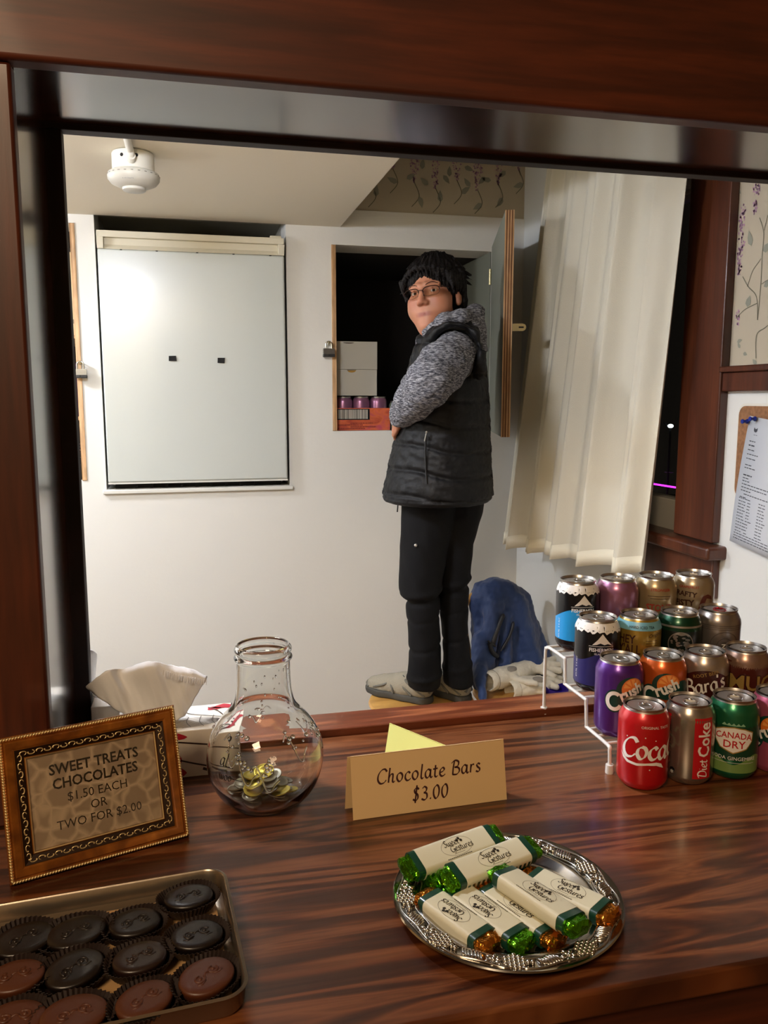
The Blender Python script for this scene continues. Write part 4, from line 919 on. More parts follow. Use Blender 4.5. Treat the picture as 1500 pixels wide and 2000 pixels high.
Mc = mat('nickel_coin', '#a8a698', .3, metal=.9); Mg = mat('brass_coin', '#b7a54a', .3, metal=.9)
def coin(r, m, nm):
    mb = MB().lathe([(.0001, .0002), (r*.86, .0002), (r*.9, 0), (r, .0002), (r, .0017), (r*.9, .0019), (r*.86, .0017), (r*.5, .0016), (r*.45, .0019), (.0001, .0019)], 26); return mb.mesh(nm, m, 40)
cm_ = [coin(.0118, Mc, 'silver_coin'), coin(.0130, Mg, 'gold_coin'), coin(.0105, Mc, 'small_coin')]
rnd = random.Random(21); cl = [('silver coin', 'silver-coloured coin lying in the pile inside the glass jar', 'silver coins in the jar'), ('gold coin', 'gold-coloured coin lying in the pile inside the glass jar', 'gold coins in the jar'), ('small coin', 'small thin silver coin in the pile inside the glass jar', 'small coins in the jar')]
spots = []
for layer, (R_, n_, z_) in enumerate(((.036, 7, .0115), (.0, 1, .0115), (.030, 7, .0165), (.033, 6, .0215), (.012, 3, .0215), (.024, 6, .0265), (.018, 5, .0315), (.011, 3, .0365), (.004, 1, .041))):
    for i in range(n_):
        a = 2*pi*(i+.37*layer)/max(n_, 1)+rnd.uniform(-.2, .2); spots.append((R_*cos(a)-.006, R_*sin(a)-.002, z_+rnd.uniform(0, .002), a))
for i, (x, y, z, a) in enumerate(spots):
    k = rnd.choice((0, 0, 1, 2, 0)) if i < 34 else rnd.choice((0, 1))
    o = bpy.data.objects.new('coin', cm_[k]); C.objects.link(o); o.location = (jx+x, jy+y, CT+z)
    o.rotation_euler = (rnd.uniform(-.28, .28), rnd.uniform(-.28, .28)+.12, rnd.uniform(0, 6))
    tag(o, cl[k][1], 'coin', cl[k][2])

# ------------------------------------------------------------------ tissue boxes
M_box = mat('tissue_box_card', '#d8cfc0', .35, coat=.4); M_tis = mat('tissue_paper', '#e8e8e8', .85, spec=.1)
M_bred = mat('box_print_red', '#a11a2a', .4); M_bk = mat('box_print_brown', '#2a1814', .4)
def tissue_box(name, label, x0, x1, y0, y1, z0, z1):
    t = thing(name, label, 'tissue box', ((x0+x1)/2, (y0+y1)/2, z0))
    obj('box_body', MB().box(x0, x1, y0, y1, z0, z1), M_box, t, world=True, bevel=.0012)
    cx, cy = (x0+x1)/2, (y0+y1)/2
    obj('opening_film', MB().prism([(cx-.03*(x1-x0)/.17+.0+.045*cos(a), cy+.022*sin(a)) for a in np.linspace(0, 2*pi, 25)[:-1]], (0, 0, z1+.0001), (1, 0, 0), (0, 1, 0), (0, 0, 1), .0006), mat('film_opening', '#b9b4ac', .15), t, world=True)
    return t
X0, X1, Y0, Y1, Z1 = -.118, .052, 1.112, 1.205, 1.070
tb = tissue_box('tissue_box', 'white tissue box with red flowers and dark stems, between frame and jar', X0, X1, Y0, Y1, CT+.0005, Z1)
def ribbon(mb, P, w, fn, mi=0):
    P = smoothpts(P, 5); V = []
    for i, p in enumerate(P):
        t_ = P[min(i+1, len(P)-1)]-P[max(i-1, 0)]; t_ /= np.linalg.norm(t_)+1e-9; V += [(p[0]-t_[1]*w/2, p[1]+t_[0]*w/2), (p[0]+t_[1]*w/2, p[1]-t_[0]*w/2)]
    flatprint(mb, V, [(2*i, 2*i+1, 2*i+3, 2*i+2) for i in range(len(P)-1)], fn, mi)
topm = lambda u, v: (u, v, Z1+.0009); frm = lambda u, v: (u, Y0-.0004, v)
st = MB(); cx, cy = .036, 1.140
for k in range(13): a = pi*.78+k*.115; ribbon(st, [(cx, cy), (cx+.035*cos(a), cy+.012*sin(a)*1.6), (cx+.085*cos(a+.04), cy+.028*sin(a+.1))], .0009, topm)
for k in range(4): xx = cx-.015-.018*k; ribbon(st, [(xx, cy-.018), (xx-.006, cy), (xx-.003, cy+.02)], .0008, topm)
ribbon(st, [(cx, cy+.004), (cx-.012, cy+.035), (cx-.026, cy+.052)], .0018, topm); ribbon(st, [(cx+.004, cy), (cx+.006, cy+.03), (cx+.010, cy+.062)], .0018, topm); ribbon(st, [(cx-.004, cy+.01), (cx-.05, cy+.030), (cx-.062, cy+.045)], .0016, topm)
ribbon(st, [(-.045, 1.056), (-.01, 1.050), (.05, 1.040)], .0022, frm); ribbon(st, [(-.045, 1.032), (-.01, 1.020), (.04, 1.006)], .0022, frm); ribbon(st, [(.0, 1.012), (.02, 1.004), (.03, 1.002)], .004, frm)
obj('stem_print', st, M_bk, tb, world=True)
fl = MB(); rnd = random.Random(9)
def blob(cx, cy, rx, ry, fn, n=16):
    V = [(cx+rx*(1+.25*sin(3*a+cx*90))*cos(a), cy+ry*(1+.2*sin(5*a))*sin(a)) for a in np.linspace(0, 2*pi, n+1)[:-1]]; flatprint(fl, V, [tuple(range(n))], fn)
blob(-.036, 1.062, .014, .005, frm); blob(-.040, 1.030, .010, .014, frm); blob(-.036, 1.010, .012, .008, frm)
tf = lambda u, v: (u, v, Z1+.0006)
blob(.034, 1.192, .016, .008, tf); blob(.018, 1.186, .010, .006, tf); blob(.040, 1.142, .012, .008, tf)
obj('flower_print', fl, M_bred, tb, world=True)
# tissue standing out of the box: a folded fan
def sheet_mesh(rows_, nsub=10):
    """rows_: list of polylines (bottom to top), each list of (x, y, z)"""
    R = [smoothpts(r_, 6) for r_ in rows_]; n = len(R[0]); cols = [smoothpts([r_[i] for r_ in R], 6) for i in range(n)]; m = len(cols[0])
    V = [cols[i][j] for j in range(m) for i in range(n)]
    return V, [(j*n+i, j*n+i+1, (j+1)*n+i+1, (j+1)*n+i) for j in range(m-1) for i in range(n-1)]
def PT(px, py, y): return tuple(Py(px, py, y))
ti = thing('tissue', 'white tissue fanned out of the flowered tissue box', 'tissue', (-.05, 1.16, Z1))
rowsT = [[PT(262, 1408, 1.155), PT(278, 1412, 1.145), PT(295, 1412, 1.160), PT(315, 1412, 1.146), PT(335, 1410, 1.158), PT(352, 1404, 1.150), PT(362, 1396, 1.155)],
         [PT(225, 1385, 1.150), PT(245, 1392, 1.138), PT(280, 1390, 1.158), PT(310, 1385, 1.136), PT(335, 1380, 1.150), PT(355, 1376, 1.140), PT(370, 1384, 1.150)],
         [PT(196, 1365, 1.150), PT(228, 1358, 1.132), PT(262, 1352, 1.164), PT(300, 1350, 1.128), PT(335, 1348, 1.146), PT(362, 1350, 1.132), PT(386, 1356, 1.146)],
         [PT(168, 1343, 1.150), PT(208, 1322, 1.130), PT(240, 1315, 1.172), PT(285, 1315, 1.122), PT(330, 1318, 1.140), PT(370, 1325, 1.128), PT(402, 1332, 1.142)],
         [PT(180, 1332, 1.160), PT(208, 1312, 1.140), PT(245, 1297, 1.184), PT(290, 1294, 1.140), PT(335, 1298, 1.155), PT(372, 1307, 1.145), PT(405, 1320, 1.155)]]
rowsT = [[(x, 1.150+(y-1.150)*(.40 if k_ else .8), z) for x, y, z in r_] for k_, r_ in enumerate(rowsT)]
V, Fq = sheet_mesh(rowsT)
V = [np.array(v)+[0, .0018*sin(v[0]*420+v[2]*130), 0] for v in V]
to = obj('tissue_sheet', MB().add(V, Fq), M_tis, ti, world=True, smooth=180); to.modifiers.new('t', 'SOLIDIFY').thickness = .0006
em = MB()
for k in range(20): t_ = k/19; q = Py(318+t_*84, 1313+t_*18+3*sin(t_*3), 1.137+.003*sin(k)); em.tube([q+[0, -.0025, -.004], q+[.0012, -.0025, .004]], .0006, 5)
obj('embossed_edge', em, M_tis, ti, world=True)
# second box behind, next to the jamb
tb2 = tissue_box('tissue_box', 'plain tissue box behind the flowered one against the jamb', -.159, -.03, 1.212, 1.315, 1.0125, 1.078)
ti2 = thing('tissue', 'small upright tissue tip beside the dark jamb', 'tissue', (-.15, 1.26, 1.079))
rowsU = [[PT(172, 1375, 1.272), PT(176, 1372, 1.262), PT(184, 1368, 1.280)], [PT(160, 1335, 1.275), PT(176, 1330, 1.262), PT(186, 1318, 1.282)], [PT(150, 1300, 1.275), PT(172, 1290, 1.268), PT(189, 1283, 1.28)], [PT(150, 1262, 1.275), PT(176, 1268, 1.272), PT(188, 1276, 1.28)]]
V, Fq = sheet_mesh(rowsU); o = obj('tissue_sheet', MB().add(V, Fq), M_tis, ti2, world=True, smooth=180); o.modifiers.new('t', 'SOLIDIFY').thickness = .0006

# ------------------------------------------------------------------ gilt picture frame with price sign
BR = Pz(368, 1632, CT); BL = Pz(20, 1730, CT); BR = BR+[0, 0, .0008]; BL = BL+[0, 0, .0008]
e = (BR-BL); Wf = np.linalg.norm(e); e /= Wf; nf = np.array([e[1], -e[0], 0.]); lean = .30
upv = cos(lean)*np.array([0, 0, 1.])-sin(lean)*nf; nv = np.cross(e, upv)                        # nv points at the viewer
nv = nv if nv@nf > 0 else -nv
Hf = .158; PF = thing('picture_frame', 'gilt framed sweet treats chocolates price sign', 'sign', tuple(BL+e*Wf/2-[0, 0, .0008]))
pm_ = lambda u, v, d=0.: BL+e*u+upv*v+nv*d+nv*0.0
def profile_frame(mb, prof, mi=0):
    """prof: list of (inset, height); swept round the rectangle with mitred corners"""
    for (i0, h0), (i1, h1) in zip(prof, prof[1:]):
        V = []
        for i_, h_ in ((i0, h0), (i1, h1)):
            for (u, v) in ((i_, i_), (Wf-i_, i_), (Wf-i_, Hf-i_), (i_, Hf-i_)): V.append(pm_(u, v, h_))
        mb.add(V, [(k, (k+1) % 4, 4+(k+1) % 4, 4+k) for k in range(4)], mi)
M_gilt = wood('gilt_red_wood', [(.2, '#6a3412'), (.5, '#9a5a1e'), (.8, '#b8752c')], (8, 8, 8), 4, .6, rough=.32, fine=.35, fscale=(2, 2, 2), coat=.3)
M_gilt.node_tree.nodes['Principled BSDF'].inputs['Metallic'].default_value = .45
M_gdark = mat('antique_gold', '#6e4a20', .35, metal=.7); M_glit = mat('bright_gilt', '#e8d09a', .3, metal=.75)
fmb = MB(); profile_frame(fmb, [(0, -.006), (0, .004), (.004, .007), (.0052, .006), (.007, .0085), (.013, .0068), (.0155, .0045), (.017, .0042), (.0255, .0010), (.0265, .002), (.028, .0008), (.0285, -.002)])
obj('moulding', fmb, M_gilt, PF, world=True, smooth=30)
bk_ = MB(); bk_.add([pm_(.001, .001, -.006), pm_(Wf-.001, .001, -.006), pm_(Wf-.001, Hf-.001, -.006), pm_(.001, Hf-.001, -.006), pm_(.001, .001, -.003), pm_(Wf-.001, .001, -.003), pm_(Wf-.001, Hf-.001, -.003), pm_(.001, Hf-.001, -.003)], [(0, 1, 2, 3), (4, 5, 6, 7), (0, 1, 5, 4), (1, 2, 6, 5), (2, 3, 7, 6), (3, 0, 4, 7)])
obj('backing', bk_, mat('backing_board', '#3a2a1c', .8), PF, world=True)
sb = pm_(Wf*.5, Hf*.55, -.006); ft = sb-nf*.055; ft[2] = CT+.001
obj('easel_strut', MB().prism([(-.018, 0), (.018, 0), (.010, 1), (-.010, 1)], ft, e, sb-ft, nf, .003), mat('backing_board', '#3a2a1c'), PF, world=True)
rp_ = MB()                                                        # rope beads on the outer edge
def around(inset, step):
    for (a_, b_) in (((inset, inset), (Wf-inset, inset)), ((Wf-inset, inset), (Wf-inset, Hf-inset)), ((Wf-inset, Hf-inset), (inset, Hf-inset)), ((inset, Hf-inset), (inset, inset))):
        a_, b_ = np.array(a_), np.array(b_); L_ = np.linalg.norm(b_-a_); d_ = (b_-a_)/L_; n_ = int(L_/step)
        for k in range(n_): yield a_+d_*(k+.5)*L_/n_, d_
for p_, d_ in around(.0022, .0031):
    ax_ = e*d_[0]+upv*d_[1]; sd_ = e*(-d_[1])+upv*d_[0]; a1 = (ax_+sd_*.9); a1 /= np.linalg.norm(a1); a2 = np.cross(nv, a1)
    rp_.ball(pm_(p_[0], p_[1], .0058), .0024, (1, .60, .9), 8, 5, M=np.array([a1, a2, nv]).T)
r0 = obj('rope_edge', rp_, M_glit, PF, world=True, smooth=180); r0['kind'] = 'stuff'
dk_ = MB(); profile_frame(dk_, [(.0160, .0046), (.0165, .0052), (.0255, .0020), (.0256, .001)]); obj('carved_band', dk_, mat('dark_carved_gold', '#2c1a0c', .4, metal=.5), PF, world=True)
sc_ = MB(); k = 0
for p_, d_ in around(.0208, .0085):
    ax_ = e*d_[0]+upv*d_[1]; sd_ = e*(-d_[1])+upv*d_[0]; q = pm_(p_[0], p_[1], .0042)
    s_ = 1 if k % 2 else -1; k += 1
    P = [q+ax_*(.0042*cos(a)*(1-.25*a/3.2))+sd_*s_*(.0022*sin(a)) for a in np.linspace(-.2, 4.4, 9)]; sc_.tube(P, [.0004, .0007, .0008, .0008, .0007, .0006, .0006, .0005, .0005], 6)
    sc_.ball(q+ax_*.0035, .0009, (1, 1, 1), 6, 4)
so = obj('carved_scrolls', sc_, M_glit, PF, world=True, smooth=180); so['kind'] = 'stuff'
gi = MB(); profile_frame(gi, [(.0262, .0008), (.0268, .0022), (.0280, .0014), (.0282, -.001)]); obj('inner_slip', gi, M_glit, PF, world=True, smooth=30)
# printed sheet: brown ground with pale pebble pattern
def sheet_mat():
    m = mat('sign_sheet', '#9a8262', .55); nt = m.node_tree; b = nt.nodes['Principled BSDF']
    tc = nt.nodes.new('ShaderNodeTexCoord'); mp = nt.nodes.new('ShaderNodeMapping'); mp.inputs['Scale'].default_value = (1, 1, 1)
    v = nt.nodes.new('ShaderNodeTexVoronoi'); v.feature = 'DISTANCE_TO_EDGE'; v.inputs['Scale'].default_value = 50; v.inputs['Randomness'].default_value = .75
    n = nt.nodes.new('ShaderNodeTexNoise'); n.inputs['Scale'].default_value = 30
    r = nt.nodes.new('ShaderNodeValToRGB'); e_ = r.color_ramp.elements; e_[0].position = .0; e_[0].color = L('#cdb595'); e_[1].position = .16; e_[1].color = L('#a48e74')
    nt.links.new(tc.outputs['Object'], mp.inputs[0]); ad = nt.nodes.new('ShaderNodeMixRGB'); ad.inputs[0].default_value = .02
    nt.links.new(mp.outputs[0], n.inputs['Vector']); nt.links.new(mp.outputs[0], ad.inputs[1]); nt.links.new(n.outputs['Color'], ad.inputs[2])
    nt.links.new(ad.outputs[0], v.inputs['Vector']); nt.links.new(v.outputs['Distance'], r.inputs[0]); nt.links.new(r.outputs[0], b.inputs['Base Color']); return m
i_ = .0278
obj('printed_sheet', MB().add([pm_(i_, i_, -.001), pm_(Wf-i_, i_, -.001), pm_(Wf-i_, Hf-i_, -.001), pm_(i_, Hf-i_, -.001)], [(0, 1, 2, 3)]), sheet_mat(), PF, world=True)
lt = MB()
for s_, sz, v, bo in (('SWEET TREATS', .0165, .1060, .022), ('CHOCOLATES', .0165, .0895, .022), ('$1.50 EACH', .0142, .0735, .0), ('OR', .0142, .0590, .0), ('TWO FOR $2.00', .0142, .0440, .0)):
    V, Fq, w = typeset(s_, sz, bo, 0, .94 if bo == 0 else .90); flatprint(lt, V, Fq, lambda u, vv: pm_(Wf*.505-w/2+u, v+vv, -.0006))
obj('lettering', lt, mat('sign_ink', '#1c1410', .5), PF, world=True)
gm = MB().add([pm_(i_, i_, .0002), pm_(Wf-i_, i_, .0002), pm_(Wf-i_, Hf-i_, .0002), pm_(i_, Hf-i_, .0002), pm_(i_, i_, .0012), pm_(Wf-i_, i_, .0012), pm_(Wf-i_, Hf-i_, .0012), pm_(i_, Hf-i_, .0012)], [(0, 1, 2, 3), (4, 5, 6, 7), (0, 1, 5, 4), (1, 2, 6, 5), (2, 3, 7, 6), (3, 0, 4, 7)])
obj('cover_glass', gm, glass('frame_glass', (1, 1, 1), 1.45), PF, world=True)

# ------------------------------------------------------------------ tent sign and blank card
M_tent = mat('tan_card', '#d6b684', .6); M_tink = mat('maroon_ink', '#3a1210', .6)
BLt = Pz(690, 1603, CT)+[0, 0, .0004]; BRt = Pz(990, 1562, CT)+[0, 0, .0004]; e = BRt-BLt; Wt_ = np.linalg.norm(e); e /= Wt_; nf = np.array([e[1], -e[0], 0.])
TS = thing('tent_sign', 'folded tan card sign reading Chocolate Bars', 'sign', tuple(BLt+e*Wt_/2-[0, 0, .0004]))
Ht = .080; le = .20; upt = cos(le)*np.array([0, 0, 1.])-sin(le)*nf; upb = cos(le)*np.array([0, 0, 1.])+sin(le)*nf
top0 = BLt+upt*Ht
th = .0006; tm_ = MB()
for base, up_, s_ in ((BLt, upt, 1), (BLt-nf*2*Ht*sin(le)+e*-.004+[0, 0, .0], upb, -1)):
    a0 = base; b0 = base+e*Wt_; c0 = b0+up_*Ht; d0 = a0+up_*Ht; off = nf*th*-s_
    m_ = MB().add([a0, b0, c0, d0, a0+off, b0+off, c0+off, d0+off], [(0, 1, 2, 3), (4, 7, 6, 5), (0, 4, 5, 1), (1, 5, 6, 2), (3, 2, 6, 7), (0, 3, 7, 4)])
    obj('front_panel' if s_ > 0 else 'back_panel', m_, M_tent, TS, world=True)
lt = MB(); mp_ = planemap(BLt, e, upt, .0002); sg = 1
nz_ = np.cross(e, upt); mp_ = planemap(BLt+nf*.0003, e, upt, 0)
for s_, sz, v in (('Chocolate Bars', .0215, .0415), ('$3.00', .0215, .0140)):
    V, Fq, w = pen(s_, sz, w=.125, wmin=.045, track=.055); flatprint(lt, V, Fq, lambda u, vv: mp_(Wt_*.5-w/2+u, v+vv))
obj('lettering', lt, M_tink, TS, world=True)
a0 = Pz(761, 1412, 1.055); b0 = Pz(868, 1455, 1.055); a1 = a0.copy(); a1[2] = CT+.0003; b1_ = b0.copy(); b1_[2] = CT+.0003
d_ = (b0-a0)/np.linalg.norm(b0-a0); nn = np.array([d_[1], -d_[0], 0])
BC = thing('blank_card', 'pale yellow folded card standing behind the chocolate bars sign', 'card', ((a0[0]+b0[0])/2, (a0[1]+b0[1])/2, CT))
M_yc = mat('pale_yellow_card', '#d9dc84', .6)
far = a0; nr = a0+d_*.155
for sgn, nm_ in ((1, 'front_panel'), (-1, 'back_panel')):
    o_ = nn*.012*sgn; lo0 = np.array([far[0], far[1], CT+.0003])+o_; lo1 = np.array([nr[0], nr[1], CT+.0003])+o_; t_ = -nn*.0005*sgn
    obj(nm_, MB().add([lo0, lo1, nr, far, lo0+t_, lo1+t_, nr+t_, far+t_], [(0, 1, 2, 3), (4, 7, 6, 5), (0, 4, 5, 1), (1, 5, 6, 2), (3, 2, 6, 7), (0, 3, 7, 4)]), M_yc, BC, world=True)

# ------------------------------------------------------------------ silver tray with chocolate bars
tc_ = np.array([.3080, .7370]); TR = .1205
M_sil = mat('polished_silver', '#b5b2ac', .13, metal=1.); M_silr = mat('silver_relief', '#c4c0b8', .2, metal=1.)
TY = thing('silver_tray', 'round silver tray with embossed grape rim', 'tray', (tc_[0], tc_[1], CT))
tp = [(.0001, .003), (.078, .003), (.083, .0045), (.090, .0100), (.0935, .0115), (.096, .0108), (.110, .0120), (.1165, .0138), (.1195, .0142), (TR, .0128), (.119, .0118), (.110, .0100), (.094, .0088), (.086, .003), (.078, .0003), (.0001, .0003)]
obj('tray_body', MB().lathe(tp, 96), M_sil, TY, smooth=60)
gr = MB(); rnd = random.Random(31); lf = MB()
for c_ in range(9):
    a0_ = 2*pi*c_/9+.25; ca = np.array([cos(a0_), sin(a0_)]); ta = np.array([-sin(a0_), cos(a0_)])
    for i in range(7):
        nj = 5-abs(i-2) if i < 5 else 1
        for j in range(nj):
            q = ca*(.1060+(j-(nj-1)/2)*.0043)+ta*(i-3)*.0042; gr.ball((q[0], q[1], .0135), .0026, (1, 1, 1), 8, 6)
    a1_ = a0_+2*pi*.40/9; ca = np.array([cos(a1_), sin(a1_)]); ta = np.array([-sin(a1_), cos(a1_)])
    for k in range(7):                                            # ribbed leaf
        q = ca*(.106+.0012*sin(k))+ta*(-.009+.003*k); lf.ball((q[0], q[1], .0125), .0085-.0007*abs(k-3), (1.0, .22, .42), 8, 6, M=rotz(a1_+.45))
    a2_ = a0_+2*pi*.68/9; ca = np.array([cos(a2_), sin(a2_)])
    for k in range(6):
        b_ = 2*pi*k/6; q = ca*.106+np.array([cos(b_), sin(b_)])*.0055; lf.ball((q[0], q[1], .0125), .0044, (1, .55, .5), 8, 5, M=rotz(b_))
    q = ca*.106; lf.ball((q[0], q[1], .0135), .0026, (1, 1, .8), 8, 5)
    P = [((.1135+.002*sin(8*t))*cos(a0_+t*.62), (.1135+.002*sin(8*t))*sin(a0_+t*.62), .0138) for t in np.linspace(0, 1, 12)]; lf.tube(P, .0011, 6)
    P = [((.0985+.0012*sin(9*t))*cos(a0_+t*.62), (.0985+.0012*sin(9*t))*sin(a0_+t*.62), .0118) for t in np.linspace(0, 1, 12)]; lf.tube(P, .0010, 6)
g_ = obj('grape_relief', gr, M_silr, TY, smooth=180); g_['kind'] = 'stuff'; l_ = obj('leaf_relief', lf, M_silr, TY, smooth=180); l_['kind'] = 'stuff'
M_foil = {'green': mat('green_foil', '#62b81e', .2, metal=.95, bump=.7, bscale=60), 'gold': mat('copper_gold_foil', '#d4862e', .2, metal=.95, bump=.7, bscale=60)}
M_slv = mat('dark_green_sleeve', '#0f3a2a', .35, coat=.3); M_lab = mat('cream_label', '#cfcaae', .5); M_lk = mat('label_ink', '#2a2418', .5)
def crumple(mb, x0, x1, w, h, seed, tip):
    r_ = random.Random(seed); nx, n = 7, 14; V = []
    for i in range(nx):
        t_ = i/(nx-1); x = x0+(x1-x0)*t_; k = 1-.10*t_-(.38 if i == nx-1 else 0); 
        for j in range(n):
            a = 2*pi*j/n; c_, s_ = cos(a), sin(a); m_ = max(abs(c_), abs(s_)*1.0)**.75
            j_ = r_.uniform(-.0013, .0013)*(1 if 0 < i else .2)
            V.append((x+r_.uniform(-.001, .001)*(i > 0), (w/2*k)*c_/m_+j_*c_, h/2+(h/2*k)*s_/m_*.98+j_*s_))
    mb.add(V, [(i*n+j, i*n+(j+1) % n, (i+1)*n+(j+1) % n, (i+1)*n+j) for i in range(nx-1) for j in range(n)]+[tuple((nx-1)*n+j for j in range(n))])
def rect_sleeve(x0, x1, w, h, r=.0055, off=0.):
    P = [(y, z) for y, z in rr_poly(-w/2-off, w/2+off, -off, h+off, r, 4)]
    V = [(x, y, z) for x in (x0, x1) for y, z in P]; n = len(P)
    return V, [(j, (j+1) % n, n+(j+1) % n, n+j) for j in range(n)]+[tuple(range(n))[::-1], tuple(range(n, 2*n))]
def choc_bar(label, P0, P1, zb, foil0, foil1, roll=0., W_=.0315, H_=.017, flip=False, seed=1, sides=(-1, 1), tilt=0.):
    P0, P1 = np.array(P0[:2]), np.array(P1[:2]); c = (P0+P1)/2; Lg = np.linalg.norm(P1-P0); a = atan2(P1[1]-P0[1], P1[0]-P0[0])
    t = thing('chocolate_bar', label, 'chocolate bar', (c[0], c[1], zb), 0, 'chocolate bars on the silver tray'); t.rotation_euler = (roll, tilt, a)
    hl = Lg/2
    m = MB(); m.add(*rect_sleeve(-hl+.014, hl-.014, W_-.001, H_-.001)); obj('chocolate_core', m, M_slv, t, smooth=35)
    for s_, fo in ((-1, foil0), (1, foil1)):
        fm_ = MB(); crumple(fm_, s_*(hl-.0175), s_*hl, W_-.0012, H_-.001, seed*7+s_, 0); obj('foil_end', fm_, M_foil[fo], t, smooth=25)
    m = MB(); m.add(*rect_sleeve(-hl+.0125, hl-.0125, W_, H_)); obj('green_sleeve', m, M_slv, t, smooth=35)
    lx = hl-.0205
    m = MB(); m.add(*rect_sleeve(-lx, lx, W_, H_, off=.0003)); lab = obj('cream_label', m, M_lab, t, smooth=35)
    zt_ = H_+.0006; s2 = -1 if flip else 1; fn = lambda u, v: (u*s2, v*s2, zt_)
    ik = MB()
    for s_, sz, u0, v0 in (('Sweet', .0092, -.013, .0028), ('Gestures', .0092, -.008, -.0052)):
        V, Fq, w = pen(s_, sz, w=.13, wmin=.04); flatprint(ik, [(x+u0, y+v0) for x, y in V], Fq, fn)
    V, Fq = ring(.002, .0005, .0205, .0003, .0115, 40); flatprint(ik, V, Fq, fn)
    for (u, v) in ((.006, .0065), (.009, .0085), (.011, .0055)):
        V, Fq = disc(u, v, .0018, n=10); flatprint(ik, V, Fq, fn)
    for k in range(14): x = -.018+k*.0024; flatprint(ik, [(x, -.0125), (x+.0018, -.0125), (x+.0018, -.0116), (x, -.0116)], [(0, 1, 2, 3)], fn)
    for k in range(8): x = -.006+k*.0018; flatprint(ik, [(x, -.0082), (x+.0013, -.0082), (x+.0013, -.0077), (x, -.0077)], [(0, 1, 2, 3)], fn)
    obj('label_print', ik, M_lk, lab)
    sp = MB(); n_ = int(2*lx/.0062)
    for sd in sides:
        for k in range(n_): x = -lx+(k+.2)*2*lx/n_; y = sd*(W_/2+.0006); sp.add([(x, y, .003), (x+.0034, y, .003), (x+.0034, y, H_-.006), (x, y, H_-.006)], [(0, 1, 2, 3)])
    obj('side_stripes', sp, M_slv, lab)['kind'] = 'stuff'
    return t
zt0 = CT+.0034
choc_bar('chocolate bar lying lowest under the two back bars, green foil ends showing', (.232, .776), (.352, .800), zt0, 'green', 'green', seed=1)
choc_bar('chocolate bar at the very back of the tray, tilted, green foil ends', (.205, .786), (.335, .830), zt0+.0145, 'green', 'green', roll=.42, seed=2, tilt=0)
choc_bar('second chocolate bar from the back, green foil ends', (.240, .752), (.364, .794), zt0+.0165, 'green', 'green', roll=.34, seed=3)
choc_bar('leftmost front chocolate bar, copper foil ends', (.2205, .757), (.2645, .660), zt0+.001, 'gold', 'gold', seed=4, flip=True, sides=(1,), roll=.05)
choc_bar('second front chocolate bar from the left, green foil ends', (.253, .760), (.2965, .654), zt0+.001, 'green', 'green', seed=5, flip=True, sides=(1,), roll=.05)
choc_bar('narrow-looking chocolate bar half under the big middle one, copper foil', (.2865, .757), (.3290, .652), zt0+.001, 'gold', 'gold', seed=6, roll=.05)
choc_bar('topmost chocolate bar in the middle, bright green foil ends', (.300, .752), (.3460, .640), zt0+.0190, 'green', 'green', seed=8, W_=.033, sides=(1,), roll=-.08)
choc_bar('rightmost chocolate bar, copper foil end over the rim', (.340, .766), (.3950, .664), zt0+.004, 'gold', 'gold', seed=9, roll=.12, tilt=-.06)

# ------------------------------------------------------------------ baking pan of chocolates
PR = radians(4.2); pc = np.array([.018, .842])                    # outer top right corner of the rim
PN = thing('metal_tray', 'grey metal tray with rounded corners holding dark chocolates', 'tray', (pc[0], pc[1], CT), PR)
def rr_ring(w, d, r, z, inset=0.): return [(x, y, z) for x, y in rr_poly(-w+inset, -inset, -d+inset, -inset, max(r-inset, .003), 8)]
Wp, Dp = .345, .200
pm2 = MB(); levels = [(0.004, .0005, 1), (0.0015, .004, 1), (.0, .0195, 1), (-.002, .0215, 1), (.001, .0225, 1), (.0025, .021, 1), (.004, .004, 1), (.008, .0022, 1)]
rings = [rr_ring(Wp, Dp, .022, z, i) for i, z, _ in levels]; nR = len(rings[0]); Vv = [q for r_ in rings for q in r_]
pm2.add(Vv, [(i*nR+j, i*nR+(j+1) % nR, (i+1)*nR+(j+1) % nR, (i+1)*nR+j) for i in range(len(rings)-1) for j in range(nR)]+[tuple((len(rings)-1)*nR+j for j in range(nR)), tuple(range(nR))[::-1]])
obj('pan_body', pm2, mat('worn_aluminium', '#9a8e7e', .3, metal=.9, bump=.02, bscale=60), PN, smooth=40)
obj('paper_liner', MB().prism([(-.335, -.188), (-.012, -.188), (-.012, -.016), (-.335, -.014)], (0, 0, .0026), (1, 0, 0), (0, 1, 0), (0, 0, 1), .0004), mat('greaseproof_paper', '#b08a5c', .5), PN)
M_dc = mat('dark_chocolate', '#140c08', .36, coat=.1, bump=.05, bscale=80); M_mc = mat('milk_chocolate', '#4e2712', .45, coat=.05, bump=.05, bscale=80); M_cup = mat('brown_paper_cup', '#20120c', .6)
M_mm = mat('medium_chocolate', '#231510', .36, coat=.12)
